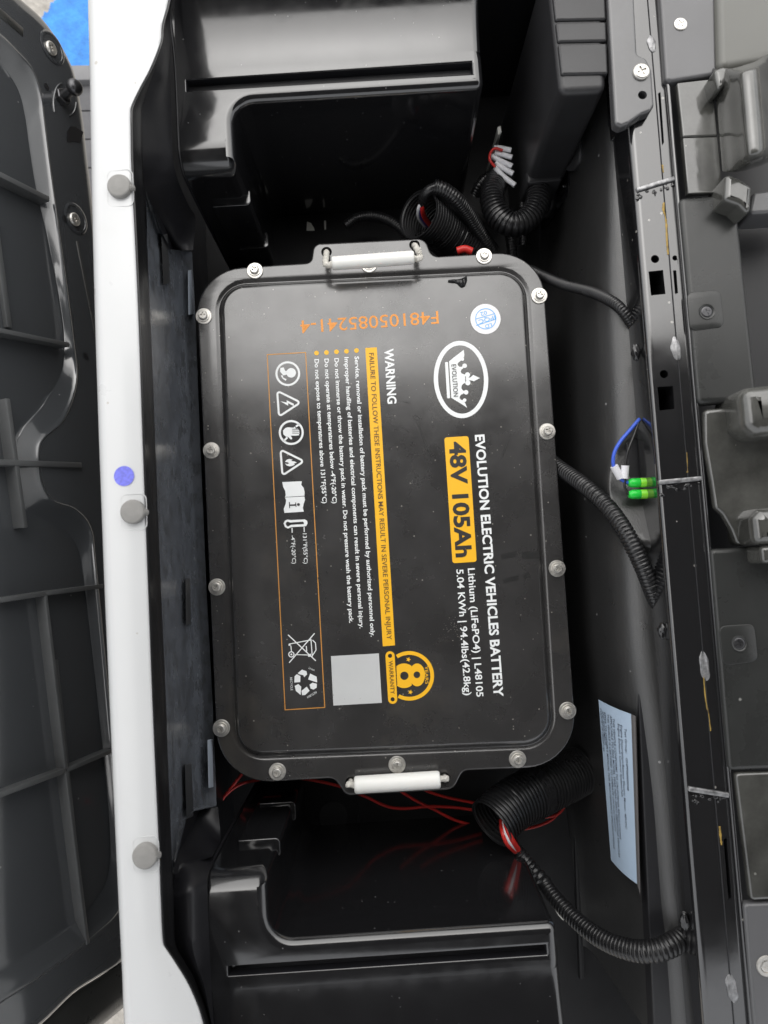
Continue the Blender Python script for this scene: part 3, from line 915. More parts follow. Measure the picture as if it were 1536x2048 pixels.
# ================================================================== WHITE BODY RIM
ZR = 0.150
body_t = thing('white_body_panel', P(240, 1024, .0), 'white painted body rim running down the left of the battery bay', 'body panel')
RL = [(-60, 175, 340), (0, 176, 337), (51, 177, 324), (85, 178, 321), (137, 179, 301), (175, 180, 281), (212, 180.5, 263.5), (232, 181, 261), (260, 181.5, 261.3), (342, 183, 263), (478, 186, 270),
      (650, 190.5, 277.5), (850, 197, 284), (1042, 204, 291), (1200, 210, 297), (1400, 219, 304.5), (1550, 225.5, 311), (1693, 232, 317.5), (1800, 237, 321.5), (1880, 241, 325.5), (1900, 242, 334),
      (1921, 243, 348), (1963, 245, 374), (2000, 246, 391), (2038, 248, 404), (2110, 251, 420)]
rows = []
for y, a, b in RL:
    rows.append([P(a + 6, y, .02), P(a + 1.5, y, ZR - .018), P(a, y, ZR - .010), P(a + 3, y, ZR - .004), P(a + 9, y, ZR - .0012), P(a + 17, y, ZR), P((a + b) / 2, y, ZR + .0004), P(b - 6, y, ZR), P(b - 1.5, y, ZR - .0004),
                 P(b, y, ZR - .0012), P(b + .5, y, ZR - .006)])
obj('rim_panel', loft(smooth_rows(rows, 4)), M_white, body_t, 60)
# black edge trim between the rim and the bay
SR = [(-60, 352), (0, 345), (51, 331), (85, 327), (137, 310), (175, 296), (212, 285), (232, 284), (260, 284), (342, 285), (478, 293), (650, 301.5), (850, 309.5), (1042, 316.5), (1200, 323),
      (1400, 332), (1550, 337), (1693, 343), (1800, 347.5), (1880, 350), (1900, 356), (1921, 367), (1963, 390), (2000, 406), (2038, 418), (2110, 434)]
rows = []
for (y, a, b), (y2, c) in zip(RL, SR):
    w_ = c - b
    rows.append([P(b - 3, y, ZR - .004), P(b - 1, y, ZR - .0022), P(b + 1.5, y, ZR - .0012), P(b + 4, y, ZR - .0016), P(b + w_ * .25, y, ZR - .006), P(b + w_ * .45, y, ZR - .014), P(b + w_ * .8, y, ZR - .026), P(b + w_ * .95, y, ZR - .029), P(c, y, ZR - .034), P(c - 1, y, ZR - .05)])
obj('edge_trim', loft(smooth_rows(rows, 3)), M_trim, body_t, 60)
for i, (x, y) in enumerate(((241, 376), (268, 1024), (292.5, 1709))):
    C = P(x, y, ZR)
    q = obj('rubber_bumper', lathe([(.0096, 0), (.0096, .0036), (.0091, .0046), (.0080, .0050), (0, .0052)], C, 36), M_rubber, body_t, 50)
    A = P(x + 16, y, ZR + .003); B = P(x + 24, y + 1, ZR - .001)
    obj('pull_tab', tube([A, A.lerp(B, .5) + Vector((0, 0, .0003)), B], .0030, 10, 5), M_rubber, q, 60)
    e = [P(x - 27, y - 33, ZR + .0002), P(x + 24, y - 38, ZR + .0002), P(x + 26, y + 36, ZR + .0002), P(x - 25, y + 37, ZR + .0002)]
    rr = round_poly(e, .005, 6)
    obj('moulded_pad_outline', sweep([Vector((p.x, p.y, ZR + .00005)) for p in rr + rr[:1]], .00045, 6), M_white, body_t, 60)
obj('violet_sticker', merge(fill([circle(P(248, 952, ZR + .0008), .0080, 32)]), loft([circle(P(248, 952, ZR + .0008), .0080, 32), circle(P(248, 952, ZR), .0080, 32)], True)), M_purple, body_t, 0)

# ---- frosted grey sheet lining the bay wall
XW = P(316, 1042, .115).x
sheet = thing('frosted_liner_sheet', Vector((XW, .0, -.06)), 'frosted blue-grey plastic sheet standing between the white body rim and the battery', 'liner sheet')
def PW(x, y, d=0.0): return PX(x, y, XW + d)
SH = [((289, 374), (290, 376)), ((293, 420), (309, 423)), ((294, 462), (325, 467)), ((294, 490), (342, 500)), ((295, 497), (384, 503)), ((300, 640), (391, 640)), ((308, 850), (399, 850)), ((314, 1042), (407, 1042)), ((320, 1200), (414, 1200)),
      ((330, 1400), (425, 1400)), ((336, 1550), (431, 1550)), ((339, 1605), (433, 1612)), ((340, 1622), (388, 1622)), ((341, 1645), (372, 1638)), ((345, 1742), (347, 1746))]
rows = []
for a, b in SH:
    rows.append([PW(a[0] + (b[0] - a[0]) * k / 6, a[1] + (b[1] - a[1]) * k / 6, -.003 * math.sin(k / 6 * math.pi) + (0.004 if k == 6 else 0)) for k in range(7)])
obj('sheet', loft([catmull(r, 2) for r in rows]), M_frost, sheet, 60)
def wallpatch(name, pts, m, d=.0016, th=.0014):
    a = [PW(x, y, d - th - .004) for x, y in pts]; b = [PW(x, y, d) for x, y in pts]
    return obj(name, bevelled(box8(a, b), .0004, 1), m, sheet)
wallpatch('slot_tab', [(323, 470), (335, 468), (340, 566), (327, 570)], M_frostdark)
wallpatch('slot_tab', [(371, 1158), (380, 1156), (382, 1248), (372, 1250)], M_frostdark)
wallpatch('slot_tab', [(370, 1529), (383, 1527), (387, 1632), (373, 1638)], M_frostdark)
wallpatch('pale_flange', [(376, 541), (383, 540), (387, 628), (377, 630)], M_frostlite, .004)
wallpatch('pale_flange', [(415, 1480), (425, 1478), (427, 1574), (417, 1576)], M_frostlite, .006)
#wallpatch('tape_patch', [(334, 888), (359, 884), (362, 908), (337, 912)], M_frostdark, .0002, .0002)
#wallpatch('tape_patch', [(345, 1164), (369, 1162), (371, 1190), (347, 1193)], M_frostdark, .0002, .0002)

ZF = -.148
obj('bay_side_wall', bevelled(box8([Vector((XW - .016, -.62, ZF)), Vector((XW - .008, -.62, ZF)), Vector((XW - .008, .72, ZF)), Vector((XW - .016, .72, ZF))],
                                 [Vector((XW - .016, -.62, .118)), Vector((XW - .008, -.62, .118)), Vector((XW - .008, .72, .118)), Vector((XW - .016, .72, .118))]), .001, 1), M_wing, body_t)
# ================================================================== FLOOR PAN OF THE BAY
ZF = -.148
floor = thing('bay_floor', Vector((.03, .04, ZF - .004)), 'black floor pan under the battery and between the two moulded bins', 'floor pan')
obj('pan', solid([Vector((-.21, -.62, 0)), Vector((.5, -.62, 0)), Vector((.5, .72, 0)), Vector((-.21, .72, 0))], ZF, ZF - .004, .001), M_floor, floor)
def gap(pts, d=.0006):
    return obj('painted_daylight', solid([P(x, y, ZF + d) for x, y in pts], ZF + d, ZF - .001, .0002, 1), M_pale, floor)  # pale plate on the solid floor, painting daylight that shows through an opening
obj('added_light_wall', bevelled(box8([Vector((.09, .575, ZF)), Vector((.25, .575, ZF)), Vector((.25, .585, ZF)), Vector((.09, .585, ZF))],  # added wall, keeps low sky light off the dark void beside the box
    [Vector((.09, .575, .13)), Vector((.25, .575, .13)), Vector((.25, .585, .13)), Vector((.09, .585, .13))]), .001, 1), M_floor, floor)
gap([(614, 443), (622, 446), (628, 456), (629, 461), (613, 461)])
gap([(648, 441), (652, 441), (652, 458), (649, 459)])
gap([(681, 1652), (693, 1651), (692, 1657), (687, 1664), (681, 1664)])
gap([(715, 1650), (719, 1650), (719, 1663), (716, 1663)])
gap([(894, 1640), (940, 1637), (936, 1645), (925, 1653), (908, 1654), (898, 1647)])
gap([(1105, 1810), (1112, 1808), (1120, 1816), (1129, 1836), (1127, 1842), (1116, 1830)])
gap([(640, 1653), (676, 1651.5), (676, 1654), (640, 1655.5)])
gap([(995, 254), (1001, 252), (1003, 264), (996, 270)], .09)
obj('round_opening', lathe([(.0175, 0), (.0168, .0006), (0, .0007)], P(666, 1632, ZF), 32), M_void, floor)
obj('pan_seam', sweep([P(716, 1585, ZF), P(717, 1648, ZF)], .0012, 6), M_void, floor, 60)

# ================================================================== THE TWO MOULDED BINS
def make_bin(s, zd, Yc, Yw, sl0, sl1, slx, Yfar, Xs, Xc, Xr, led, rise, label, zbot=ZF):
    root = thing('moulded_bin', Vector(((Xs + Xr) / 2, s * (abs(Yw) + .06), ZF)), label, 'storage bin', 'glossy black moulded bins at the ends of the battery bay')
    Yk = sl1 + s * .010
    def M(p): return Vector((p.x, p.y * s, p.z)) if s < 0 else p
    yc, yw, yk, s0, s1 = [abs(v) for v in (Yc, Yw, Yk, sl0, sl1)]
    poly = [(Xs, yc), (Xc, yc), (Xc, yw), (Xr, yw), (Xr, yk), (Xs, yk)]
    pts = [Vector((x, y, 0)) for x, y in poly]
    rp_ = round_poly(pts, [0, .008, .020, .007, 0, 0], 9)
    dense = []
    for i, q in enumerate(rp_):
        nx = rp_[(i + 1) % len(rp_)]
        dense.append(q)
        if i < len(rp_) - 2:
            m_ = int((nx - q).length / .004)
            for j in range(1, m_ + 1):
                if j / (m_ + 1) < 1: dense.append(q.lerp(nx, j / (m_ + 1)))
    rp_ = dense
    n = len(rp_) - 1            # A .. F
    # big rounding (24 mm) on the column's shoulder, small (8 mm) along every other edge, blended round the corner
    big = offset_loop(rp_, 1.0)
    nrm = [q - p for p, q in zip(rp_, big)]
    vec, fr_ = [], []
    for p, q in zip(rp_, nrm):
        ry = .024 if p.y < yc + .012 else .008
        v = Vector((q.x * .008, q.y * ry, 0))
        vec.append(v)
        fr_.append(max(.008, min(.024, v.length)))
    rws = []
    steps = 8
    for k in range(steps + 1):
        a = math.pi / 2 * k / steps
        rws.append([Vector((p.x - v.x * (1 - math.sin(a)), p.y - v.y * (1 - math.sin(a)), zd - f * (1 - math.cos(a)))) for p, v, f in zip(rp_, vec, fr_)])
    rws.append([Vector((p.x + q.x * .004, p.y + q.y * .004, zbot)) for p, q in zip(rp_, nrm)])
    # keep the path A..F and square the two ends
    for r in rws:
        r[0].x = Xs
        r[n - 1].y = yk
    wall_rows = [r[:n] for r in rws]
    top = [v for v in wall_rows[0] if v.y > yc + .0239] + [Vector((Xs, yk, zd))]
    slot = round_poly([Vector((slx, s0, zd)), Vector((Xr - .0090, s0, zd)), Vector((Xr - .0090, s1, zd)), Vector((slx, s1, zd))], .0015, 3)
    dz = .009
    sl_in = [Vector((p.x, p.y, zd - .0008)) for p in offset_loop(slot, -.0008)]
    sl_b = [Vector((p.x, p.y, zd - dz)) for p in offset_loop(slot, -.0016)]
    deck = merge(fill([top, slot]), loft(wall_rows), loft([slot, sl_in], True))
    gr = merge(loft([sl_in, sl_b], True), fill([sl_b]))
    # rising back of the deck
    ny = 24
    back = []
    yf = abs(Yfar)
    for i in range(ny + 1):
        t = i / ny
        y = yk + (yf - yk) * t
        zz = zd + rise * (y - yk) ** 2 / (yf - yk)
        e = .008
        row = [Vector((Xs + (Xr - e - Xs) * j / 10, y, zz)) for j in range(11)]
        for k in range(1, 7):
            a = math.pi / 2 * k / 6
            row.append(Vector((Xr - e * (1 - math.sin(a)), y, zz - e * (1 - math.cos(a)))))
        row.append(Vector((Xr + .004, y, zbot)))
        back.append(row)
    bk = ([M(v) for v in loft(back)[0]], loft(back)[1])
    f0 = bk[1][0]
    if (bk[0][f0[1]] - bk[0][f0[0]]).cross(bk[0][f0[2]] - bk[0][f0[0]]).z < 0: bk = (bk[0], [f[::-1] for f in bk[1]])
    obj('raised_back', bk, M_tub, root, 55)
    vf = weld_mesh(([M(v) for v in deck[0]], deck[1]), 2e-5)
    fu = [f for f in vf[1] if all(abs(vf[0][i].z - zd) < 1e-6 for i in f)]
    if fu and sum((vf[0][f[1]] - vf[0][f[0]]).cross(vf[0][f[2]] - vf[0][f[0]]).z for f in fu) < 0: vf = (vf[0], [f[::-1] for f in vf[1]])
    obj('bin_shell', vf, M_tub, root, 55, wn=True)
    obj('slot_groove', weld_mesh(([M(v) for v in gr[0]], gr[1]), 2e-5), M_wing, root, 30)
    # two ledges stepped out on the front column
    for (x0, ztop, dout, xe) in led:
        yo = yc - .003 - dout
        a = [Vector((x0, yo, zbot)), Vector((Xc + xe, yo, zbot)), Vector((Xc + xe, yc + .012, zbot)), Vector((x0 + .001, yc + .004, zbot))]
        rl = round_poly(a, [.0008, .005, .003, 0], 6)
        vf = solid(rl, ztop, zbot, .0012, 3)
        obj('step_ledge', weld_mesh(([M(v) for v in vf[0]], vf[1])), M_tub, root, 50)
    # bead along the seam
    seam = [Vector((Xs, yf, zd + rise * (yf - yk))), Vector((Xs, yk + .05, zd + rise * .0025 / (yf - yk) + .0006)), Vector((Xs, yk, zd + .0004)), Vector((Xs, yc + .03, zd + .0004)), Vector((Xs, yc + .012, zd - .002)), Vector((Xs, yc + .003, zd - .010)),
            Vector((Xs, yc - .0006, zd - .026)), Vector((Xs, yc - .003, zd - .1)), Vector((Xs, yc - .004, zbot))]
    obj('seam_bead', sweep(catmull([M(p) for p in seam], 5), .0011, 8), M_wing, root, 60)
    # mould clip in the slot corner
    c = M(Vector((slx + .004, s0 + .003 if s > 0 else s0 + .003, zd - dz)))
    obj('mould_nib', lathe([(.0026, 0), (.0026, .003), (.0018, .0038), (0, .004)], c, 14), M_weld_glint if False else M_tub, root, 50)
    return root
XS_, XC_ = -.167, -.115
XR_ = .1235
ZT, ZB = .070, .100
YcT = P(430, 352, ZT - .016).y
YcB = P(480, 1738, ZB - .016).y
binT = make_bin(1, ZT, YcT, P(735, 186, ZT).y, P(675, 166, ZT).y, P(675, 139, ZT).y, P(370, 175, ZT).x, P(650, -70, ZT + .02).y, XS_, XC_, XR_,
                [(P(414, 417, .03).x, PY(450, 412, YcT - .005).z, .0025, .0025), (P(466, 500, -.06).x + .002, PY(500, 497, YcT - .008).z, .0055, .0055)], .34,
                'glossy black moulded bin with a slotted deck at the top end of the battery')
binB = make_bin(-1, ZB, YcB, P(750, 1872, ZB).y, P(780, 1909, ZB).y, P(780, 1934, ZB).y, P(453, 1943, ZB).x, P(650, 2130, ZB + .01).y, XS_, XC_, XR_,
                [(P(473, 1684, .04).x, PY(510, 1680, YcB + .005).z, .0025, .0025), (P(516, 1607, -.05).x, PY(550, 1606, YcB + .008).z, .0055, .0055)], .16,
                'glossy black moulded bin with a slotted deck at the bottom end of the battery')

# ---- black side wings that join the bins to the rim trim
def wing(name, rows_, parent, ck=4):
    return obj(name, loft(smooth_rows(rows_, 5, ck)), M_wing, parent, 60)
yT = abs(YcT)
def W(*q): return [P(*p) for p in q]
zt2 = lambda y: ZT + .0005
wing('side_wing', [W((345, -60, ZR - .034), (343, -60, .10), (341, -60, .098)), W((331, 51, ZR - .036), (336, 51, .10), (341, 51, .082)), W((310, 137, ZR - .036), (327, 137, .10), (342, 137, .0705)),
                   W((285, 212, ZR - .036), (316, 212, .095), (342.5, 205, .0705)), W((284, 270, ZR - .036), (316, 270, .09), (344, 265, .0705)), W((286, 330, .11), (320, 322, .085), (346, 318, .069)),
                   [P(290, 380, .09), P(322, 372, .075), P(356, 361, .052)], [P(310, 425, .055), P(345, 425, .035), PY(378, 412, YcT - .001)], [P(328, 469, .02), P(355, 469, .015), PY(391, 437, YcT - .002)],
                   [P(342, 500, 0), P(366, 501, 0), P(386, 500, .0)]], binT)
wing('side_wing', [W((343.5, 1700, .108), (346, 1745, .105), (348, 1750, .104)), [P(349, 1746, .10), P(372, 1725, .09), PY(424, 1713, YcB + .001)], [P(347, 1788, ZR - .036), P(380, 1770, .115), P(415.5, 1752, ZB - .005)],
                   W((347.5, 1810, ZR - .036), (382, 1806, .12), (415.5, 1800, ZB + .0005)), W((351, 1885, ZR - .036), (384, 1885, .125), (419, 1885, ZB + .0005)), W((368, 1921, ZR - .036), (394, 1930, .125), (421, 1935, ZB + .0005)),
                   W((391, 1963, ZR - .036), (408, 1970, .125), (424, 1985, ZB + .0005)), W((418, 2038, ZR - .036), (423, 2044, .125), (428, 2048, ZB + .004)), W((436, 2110, ZR - .036), (436, 2114, .125), (436, 2120, ZB + .01))], binB)
wing('side_flap', [[P(387, 1624, .0), P(410, 1618, .0), P(436, 1614, .0)], [P(373, 1640, .02), P(405, 1650, .015), P(441, 1678, .01)], [P(360, 1690, .06), P(390, 1690, .045), P(432, 1700, .04)], [P(349, 1746, .10), P(384, 1728, .08), P(424, 1713, .072)]], binB)

# ================================================================== RIGHT SIDE: TEXTURED LINER
liner = thing('rear_liner', Vector((.21, .04, ZF)), 'textured black plastic wall between the battery and the steel rails on the right', 'liner panel')
TL = [(1180, -60), (1212, 60), (1235, 262), (1247, 420), (1262, 580), (1274, 750), (1284, 930), (1299, 1130), (1311, 1300), (1330, 1450), (1346, 1600), (1358, 1800), (1368, 1900), (1384, 2120)]
PRF = [(.004, .0535), (0, .053), (-.006, .0518), (-.013, .0485), (-.020, .0425), (-.026, .0325), (-.0305, .017), (-.034, 0), (-.037, -.025), (-.040, -.06), (-.044, -.10), (-.050, -.130), (-.062, -.1465)]
rows = []
for x, y in TL:
    t = P(x, y, .052)
    k = max(0.0, min(1.0, (y - 1350) / 500))          # the lower end leans back less
    k2 = max(0.0, min(1.0, (620 - y) / 300))          # and the upper end stands steeper behind the controller bracket
    rows.append([Vector((t.x + dx * (1 - .25 * k) * (1 - .5 * k2), t.y, z)) for dx, z in PRF])
rows = smooth_rows(rows, 18, 5)
C = P(1296, 985, .05)
for r in rows:
    for v in r:
        q = math.hypot((v.x - C.x) / .036, (v.y - C.y) / .052)
        if q < 1.12 and v.z > -.04:
            s = min(1, max(0, (1.12 - q) / .16)); s = s * s * (3 - 2 * s)
            t = min(1.1, max(0, (C.y + .052 - v.y) / .104))
            v.z += (.042 + .024 * t * t - v.z) * s
obj('liner_wall', loft(rows), M_liner, liner, 180)
obj('base_flange', solid([P(1098, 470, ZF + .008), P(1108, 470, ZF + .008), P(1170, 1960, ZF + .008), P(1160, 1960, ZF + .008)], ZF + .008, ZF, .002, 2), M_floor, liner)

# ---- silver-blue certification label curling off the liner
lab = thing('certification_label', P(1245, 1590, .01), 'pale silver-blue printed label peeling off the black liner, below the green connectors', 'label')
LZ0, LZ1 = .000, .044
def LP(u, v, d=0.0):
    """u across the label (0 = left edge), v down its length."""
    l = P(1197, 1399, LZ0).lerp(P(1222, 1720, LZ0), v)
    r_ = P(1262, 1428, LZ1).lerp(P(1274, 1768, LZ1), v)
    p = l.lerp(r_, u)
    return p + Vector((-.003 * math.sin(math.pi * u) * .5 - d * .7, 0, .003 * math.sin(math.pi * u) + d * .7))
rows = [[LP(i / 12, j / 16) for i in range(13)] for j in range(17)]
face = obj('label_face', loft(rows), M_label, lab, 180)
rows = []
for j in range(17):
    v = j / 16
    e = LP(1, v)
    o1 = P(1272 + 9 * v, 1432 + 366 * v, LZ1 + .001)
    k = max(0, 1 - v * 9)
    rows.append([e, e.lerp(o1, .5) + Vector((0, 0, .0022)), o1 + Vector((0, 0, .0006)), P(1270 + 13 * v, 1436 + 371 * v, LZ1 - .008)])
obj('curled_edge', loft([catmull(r, 4) for r in rows]), M_labelback, lab, 180)
lt = ['Test Group:   GHPF00000048', 'Engine Description:Battery Electric Motor, 48VDC', 'Engine Exhaust Control System:NA', 'THIS VEHICLE CONFORMS TO CALIFORNIA REGULATIONS', 'APPLICABLE TO 2025 MODEL YEAR NEW ZERO EMISSIONS VEHICLES',
      'THIS VEHICLE IS CERTIFIED TO OPERATE ON ELECTRICITY', "REFER TO OWNER'S MANUAL FOR MAINTENANCE SPECIFICATIONS", 'AND ADJUSTMENTS', 'COUNTRY OF ORIGIN-USA']
lu = [.80, .68, .60, .45, .365, .27, .165, .10, .035]
le = [(.10, .47), (.09, .71), (.09, .53), (.07, .80), (.06, .92), (.06, .78), (.06, .90), (.06, .27), (.05, .32)]
for s, u, (v0, v1) in zip(lt, lu, le):
    text('label_lettering', s, (u * 100, v0 * 1000), (u * 100, v1 * 1000), 6.0, M_pnavy, 0.004, parent=face, pt=lambda a, b: LP(a / 100, b / 1000, .0005), vcap=(1, 0))

# ================================================================== STEEL RAILS
ZRL = .092
rails = thing('steel_rail_frame', P(1330, 1000, .04), 'pair of gloss black welded steel rails running down the right of the bay', 'frame')
def lerpx(a, b, y): return a[0] + (b[0] - a[0]) * (y - a[1]) / (b[1] - a[1])
EL = lambda y: lerpx((1257, 260), (1408, 2046), y)
ES = lambda y: lerpx((1305, 115), (1468, 2048), y)
ER = lambda y: lerpx((1337, 168), (1504, 2048), y)
def quadh(pts, z=ZRL): return [P(x, y, z) for x, y in pts]
hl = [quadh([(1297, 543), (1326, 540), (1331, 588), (1302, 591)]), circle(P(1310, 518, ZRL), .0037, 18, ZRL), quadh([(1315, 774), (1346, 772), (1349, 818), (1319, 821)]), circle(P(1328, 748, ZRL), .0037, 18, ZRL)]
hr = [quadh([(1346, 541), (1352.5, 540.5), (1356, 586), (1350, 588)]), circle(P(1350, 516, ZRL), .0024, 16, ZRL), quadh([(1316, 187), (1321, 184), (1328, 285), (1324, 291)]), quadh([(1447, 1680), (1453, 1674), (1463, 1795), (1457, 1800)])]
o = [P(EL(-60), -60, ZRL), P(ER(-60), -60, ZRL), P(ER(2110), 2110, ZRL), P(EL(2110), 2110, ZRL)]
def tube_top(o, secs):
    q = prism(o, ZRL, .052, .0058, 7)
    c = [Vector((p.x, p.y, ZRL)) for p in offset_loop([Vector((v.x, v.y, 0)) for v in o], -.0058)]
    # rebuild the flat top section by section so that every hole sits in its own piece
    V, F = q
    nf = len(fill([c])[1])
    F = F[nf:]
    parts = [(V, F)]
    yv = lambda t: c[0].lerp(c[3], t)
    yw = lambda t: c[1].lerp(c[2], t)
    ts = [0] + [(c[0].y - y) / (c[0].y - c[3].y) for y in (.425, .350, .262, .2468, .212, .165, .1420, .110, -.244, -.308)] + [1]
    for t0, t1 in zip(ts, ts[1:]):
        lo, hi = yv(t1).y, yv(t0).y
        hs = [h for h in secs if lo < sum(p.y for p in h) / len(h) < hi]
        parts.append(fill([[yv(t0), yw(t0), yw(t1), yv(t1)]] + hs))
    for h in secs:
        parts.append(loft([h, [Vector((p.x, p.y, .055)) for p in h]], True))
    return merge(*parts)
obj('square_tube', weld_mesh(tube_top(o, hl + hr)), M_rail, rails, 50, wn=True)
obj('tube_inside', fill([[P(EL(-60) + 4, -60, .056), P(ER(-60) - 4, -60, .056), P(ER(2110) - 4, 2110, .056), P(EL(2110) + 4, 2110, .056)]]), M_void, rails, 0)
o = [P(ER(-60) - 7, -60, ZRL), P(ER(-60) + 2, -60, ZRL), P(ER(2110) + 2, 2110, ZRL), P(ER(2110) - 7, 2110, ZRL)]
obj('edge_flange', weld_mesh(prism(o, ZRL + .0028, .052, .0021, 5)), M_rail, rails, 50, wn=True)
obj('tube_seam', sweep([P(ES(-60), -60, ZRL + .0001), P(ES(2110), 2110, ZRL + .0001)], .0006, 6), M_void, rails, 60)
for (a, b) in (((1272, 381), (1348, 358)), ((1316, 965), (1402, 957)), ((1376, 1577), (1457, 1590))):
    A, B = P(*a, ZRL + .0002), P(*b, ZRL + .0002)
    obj('joint_glint_bar', bar(A + Vector((0, 0, .0022)), B + Vector((0, 0, .0022)), .0040, .004, Vector((0, 0, 1)), .0010, 3), M_weld_glint, rails, 50)  # pale bar paints the sky glint on the glossy joint edge
    vs = []
    rnd = random.Random(a[1])
    for k in range(16):
        t = rnd.random()
        p = A.lerp(B, t) + Vector((0, -rnd.uniform(.002, .012 * (1 - .5 * t)), 0))
        vs.append(blob((p.x, p.y, ZRL), rnd.uniform(.0006, .0026), rnd.uniform(.0006, .002), .0009, k, .5, 5))
    obj('weld_spatter', merge(*vs), M_weldpaint, rails, 60, kind='stuff')
for x, y, sx, sy, m, rot in ((1303, 88, .0042, .0085, M_weld_glint, .08), (1352, 697, .0050, .0105, M_weld_glint, .08), (1409, 1332, .0048, .0125, M_weld_glint, .08), (1464, 1977, .0050, .012, M_weld_glint, .1)):
    obj('weld_spot', blob(P(x, y, ZRL), sx * .85, sy, .0013, int(y), .22, 14, rot), m, rails, 60)
for x, y in ((1272, 705), (1326, 1262), (1370, 1842)):
    obj('edge_weld', blob(P(x, y, ZRL - .014), .0038, .0075, .003, int(y), .4, 10), M_weldpaint, rails, 60)
for pts, w_ in (([(1324, 330), (1326, 345)], .0012), ([(1328, 405), (1327, 420), (1331, 433), (1333, 450), (1334, 470), (1335, 490), (1337, 509)], .0012), ([(1407, 1350), (1411, 1395), (1417, 1430), (1421, 1462)], .0008), ([(1439, 1652), (1441, 1672), (1443, 1690)], .0012), ([(1373, 905), (1375, 945)], .0008)):
    pa = [P(x, y, ZRL + .0002) for x, y in pts]
    pth = catmull(pa, 6)
    rnd = random.Random(int(pts[0][1]))
    rad = [w_ * rnd.uniform(.45, 1.1) for _ in pth]
    rows = [[p + Vector((-r_, 0, 0)), p + Vector((0, 0, .0006)), p + Vector((r_, 0, 0))] for p, r_ in zip(pth, rad)]
    obj('yellow_paint_mark', loft(rows), M_yellow, rails, 60)

# folded plate at the top of the rails
plate = thing('folded_plate', P(1262, 110, .06), 'grey folded steel plate screwed to the top end of the left rail', 'bracket')
ZPT = .104
po = round_poly([P(x, y, ZPT) for x, y in ((1212, -60), (1230, 247), (1242, 253), (1257, 247), (1283, 229), (1302, 222), (1309, 210), (1304, 138), (1293, 116), (1275, 108), (1266, -60))],
                [0, .004, .003, .002, .003, .003, .004, .006, .004, .004, 0], 5)
obj('plate', weld_mesh(prism(po, ZPT, ZPT - .010, .0028, 4, [circle(P(1285, 190, ZPT), .0040, 20, ZPT)])), M_plate, plate, 50, wn=True)
def fit_screw(x, y, z, r, h, m, parent, rot=.4):
    v = screw_head(r, h)
    M3 = Matrix.Rotation(rot, 3, 'Z')
    C = P(x, y, z)
    return obj('screw', ([C + M3 @ p for p in v[0]], v[1]), m, parent, 35)
fit_screw(1282, 145, ZPT, .0075, .0028, M_steel, plate)

# ================================================================== COVERS AND HINGE BRACKETS RIGHT OF THE RAILS
def cover(name, lab_, cat, pts, z, th, m, r=.003, bev=.003, group=None, holes_=()):
    q = [P(x, y, z) for x, y in pts]
    c = sum(q, Vector()) / len(q)
    t = thing(name, Vector((c.x, c.y, z - th)), lab_, cat, group)
    obj(name + '_shell', solid(round_poly(q, max(r, bev * 1.15), 6), z, z - th, bev, 4), m, t, 50, wn=True)
    return t
def screw_pad(t, pts, z, x, y, r, m):
    q = round_poly([P(a, b, z) for a, b in pts], .006, 6)
    obj('screw_pad', solid(q, z + .0007, z - .001, .0006, 2), m, t, 50)
    obj('screw_ring', lathe([(r * 1.5, .0007), (r * 1.4, .0016), (r * 1.12, .0014), (r * 1.05, .0006)], P(x, y, z), 28), m, t, 60)
    fit_screw(x, y, z + .0006, r, .0008, M_dark_steel, t)
c1_ = cover('end_cover', 'light grey end cover with one screw beside the folded plate', 'cover', [(1316, -60), (1430, -60), (1434, 148), (1342, 163), (1331, 160)], .098, .008, M_coverlite)
fit_screw(1361, 49, .098, .0060, .0012, M_steel, c1_)
cover('corner_panel', 'smooth olive-grey panel in the top right corner', 'panel', [(1431, -80), (1640, -80), (1640, 90), (1520, 128), (1437, 142)], .103, .02, M_olive, .006, .007)
hb = cover('upper_hinge_bracket', 'shiny grey upper hinge bracket with a fine seam across it', 'bracket', [(1354, 165), (1425, 157), (1436, 271), (1366, 274)], .098, .005, M_bracket, .001, .0015)
obj('lower_leaf', solid([P(x, y, .0975) for x, y in ((1366, 275.5), (1436, 272.5), (1446, 384), (1376, 387))], .0975, .092, .0012, 3), M_bracket, hb, 50, wn=True)
# folded knuckle of the upper hinge
rows = []
for y, k in ((136, .55), (146, .9), (160, 1), (225, 1), (300, 1), (318, .92), (330, .7), (338, .35), (342, 0)):
    dx = (y - 136) * .085
    rows.append([P(1424 + dx, y, .08), P(1426 + dx, y, .0985), P(1437 + dx, y + 2, .105 + .003 * k), P(1452 + dx, y + 2, .114 + .008 * k), P(1468 + dx, y, .114 + .020 * k), P(1480 + dx, y - 3, .114 + .029 * k), P(1492 + dx, y - 7, .114 + .032 * k),
                 P(1506 + dx, y - 11, .114 + .032 * k), P(1520 + dx, y - 18, .114 + .026 * k), P(1540 + dx, y - 30, .114 + .010 * k), P(1580 + dx, y - 50, .10)])
obj('knuckle', loft(smooth_rows(rows, 4, 3)), M_bracket, hb, 60)
obj('hinge_tab', solid(round_poly([P(x, y, .118) for x, y in ((1428, 138), (1446, 131), (1466, 134), (1472, 148), (1438, 182), (1432, 160))], .004, 5), .118, .09, .004, 4), M_bracket, hb, 50)
obj('hinge_claw', solid(round_poly([P(x, y, .120) for x, y in ((1452, 350), (1462, 346), (1484, 356), (1507, 372), (1502, 432), (1478, 408), (1449, 398))], .003, 5), .120, .085, .005, 4), M_bracket, hb, 50)
cover('small_grey_block', 'small pale grey block at the right edge, below the upper hinge claw', 'block', [(1508, 384), (1640, 372), (1640, 420), (1500, 428)], .10, .03, M_coverlite)
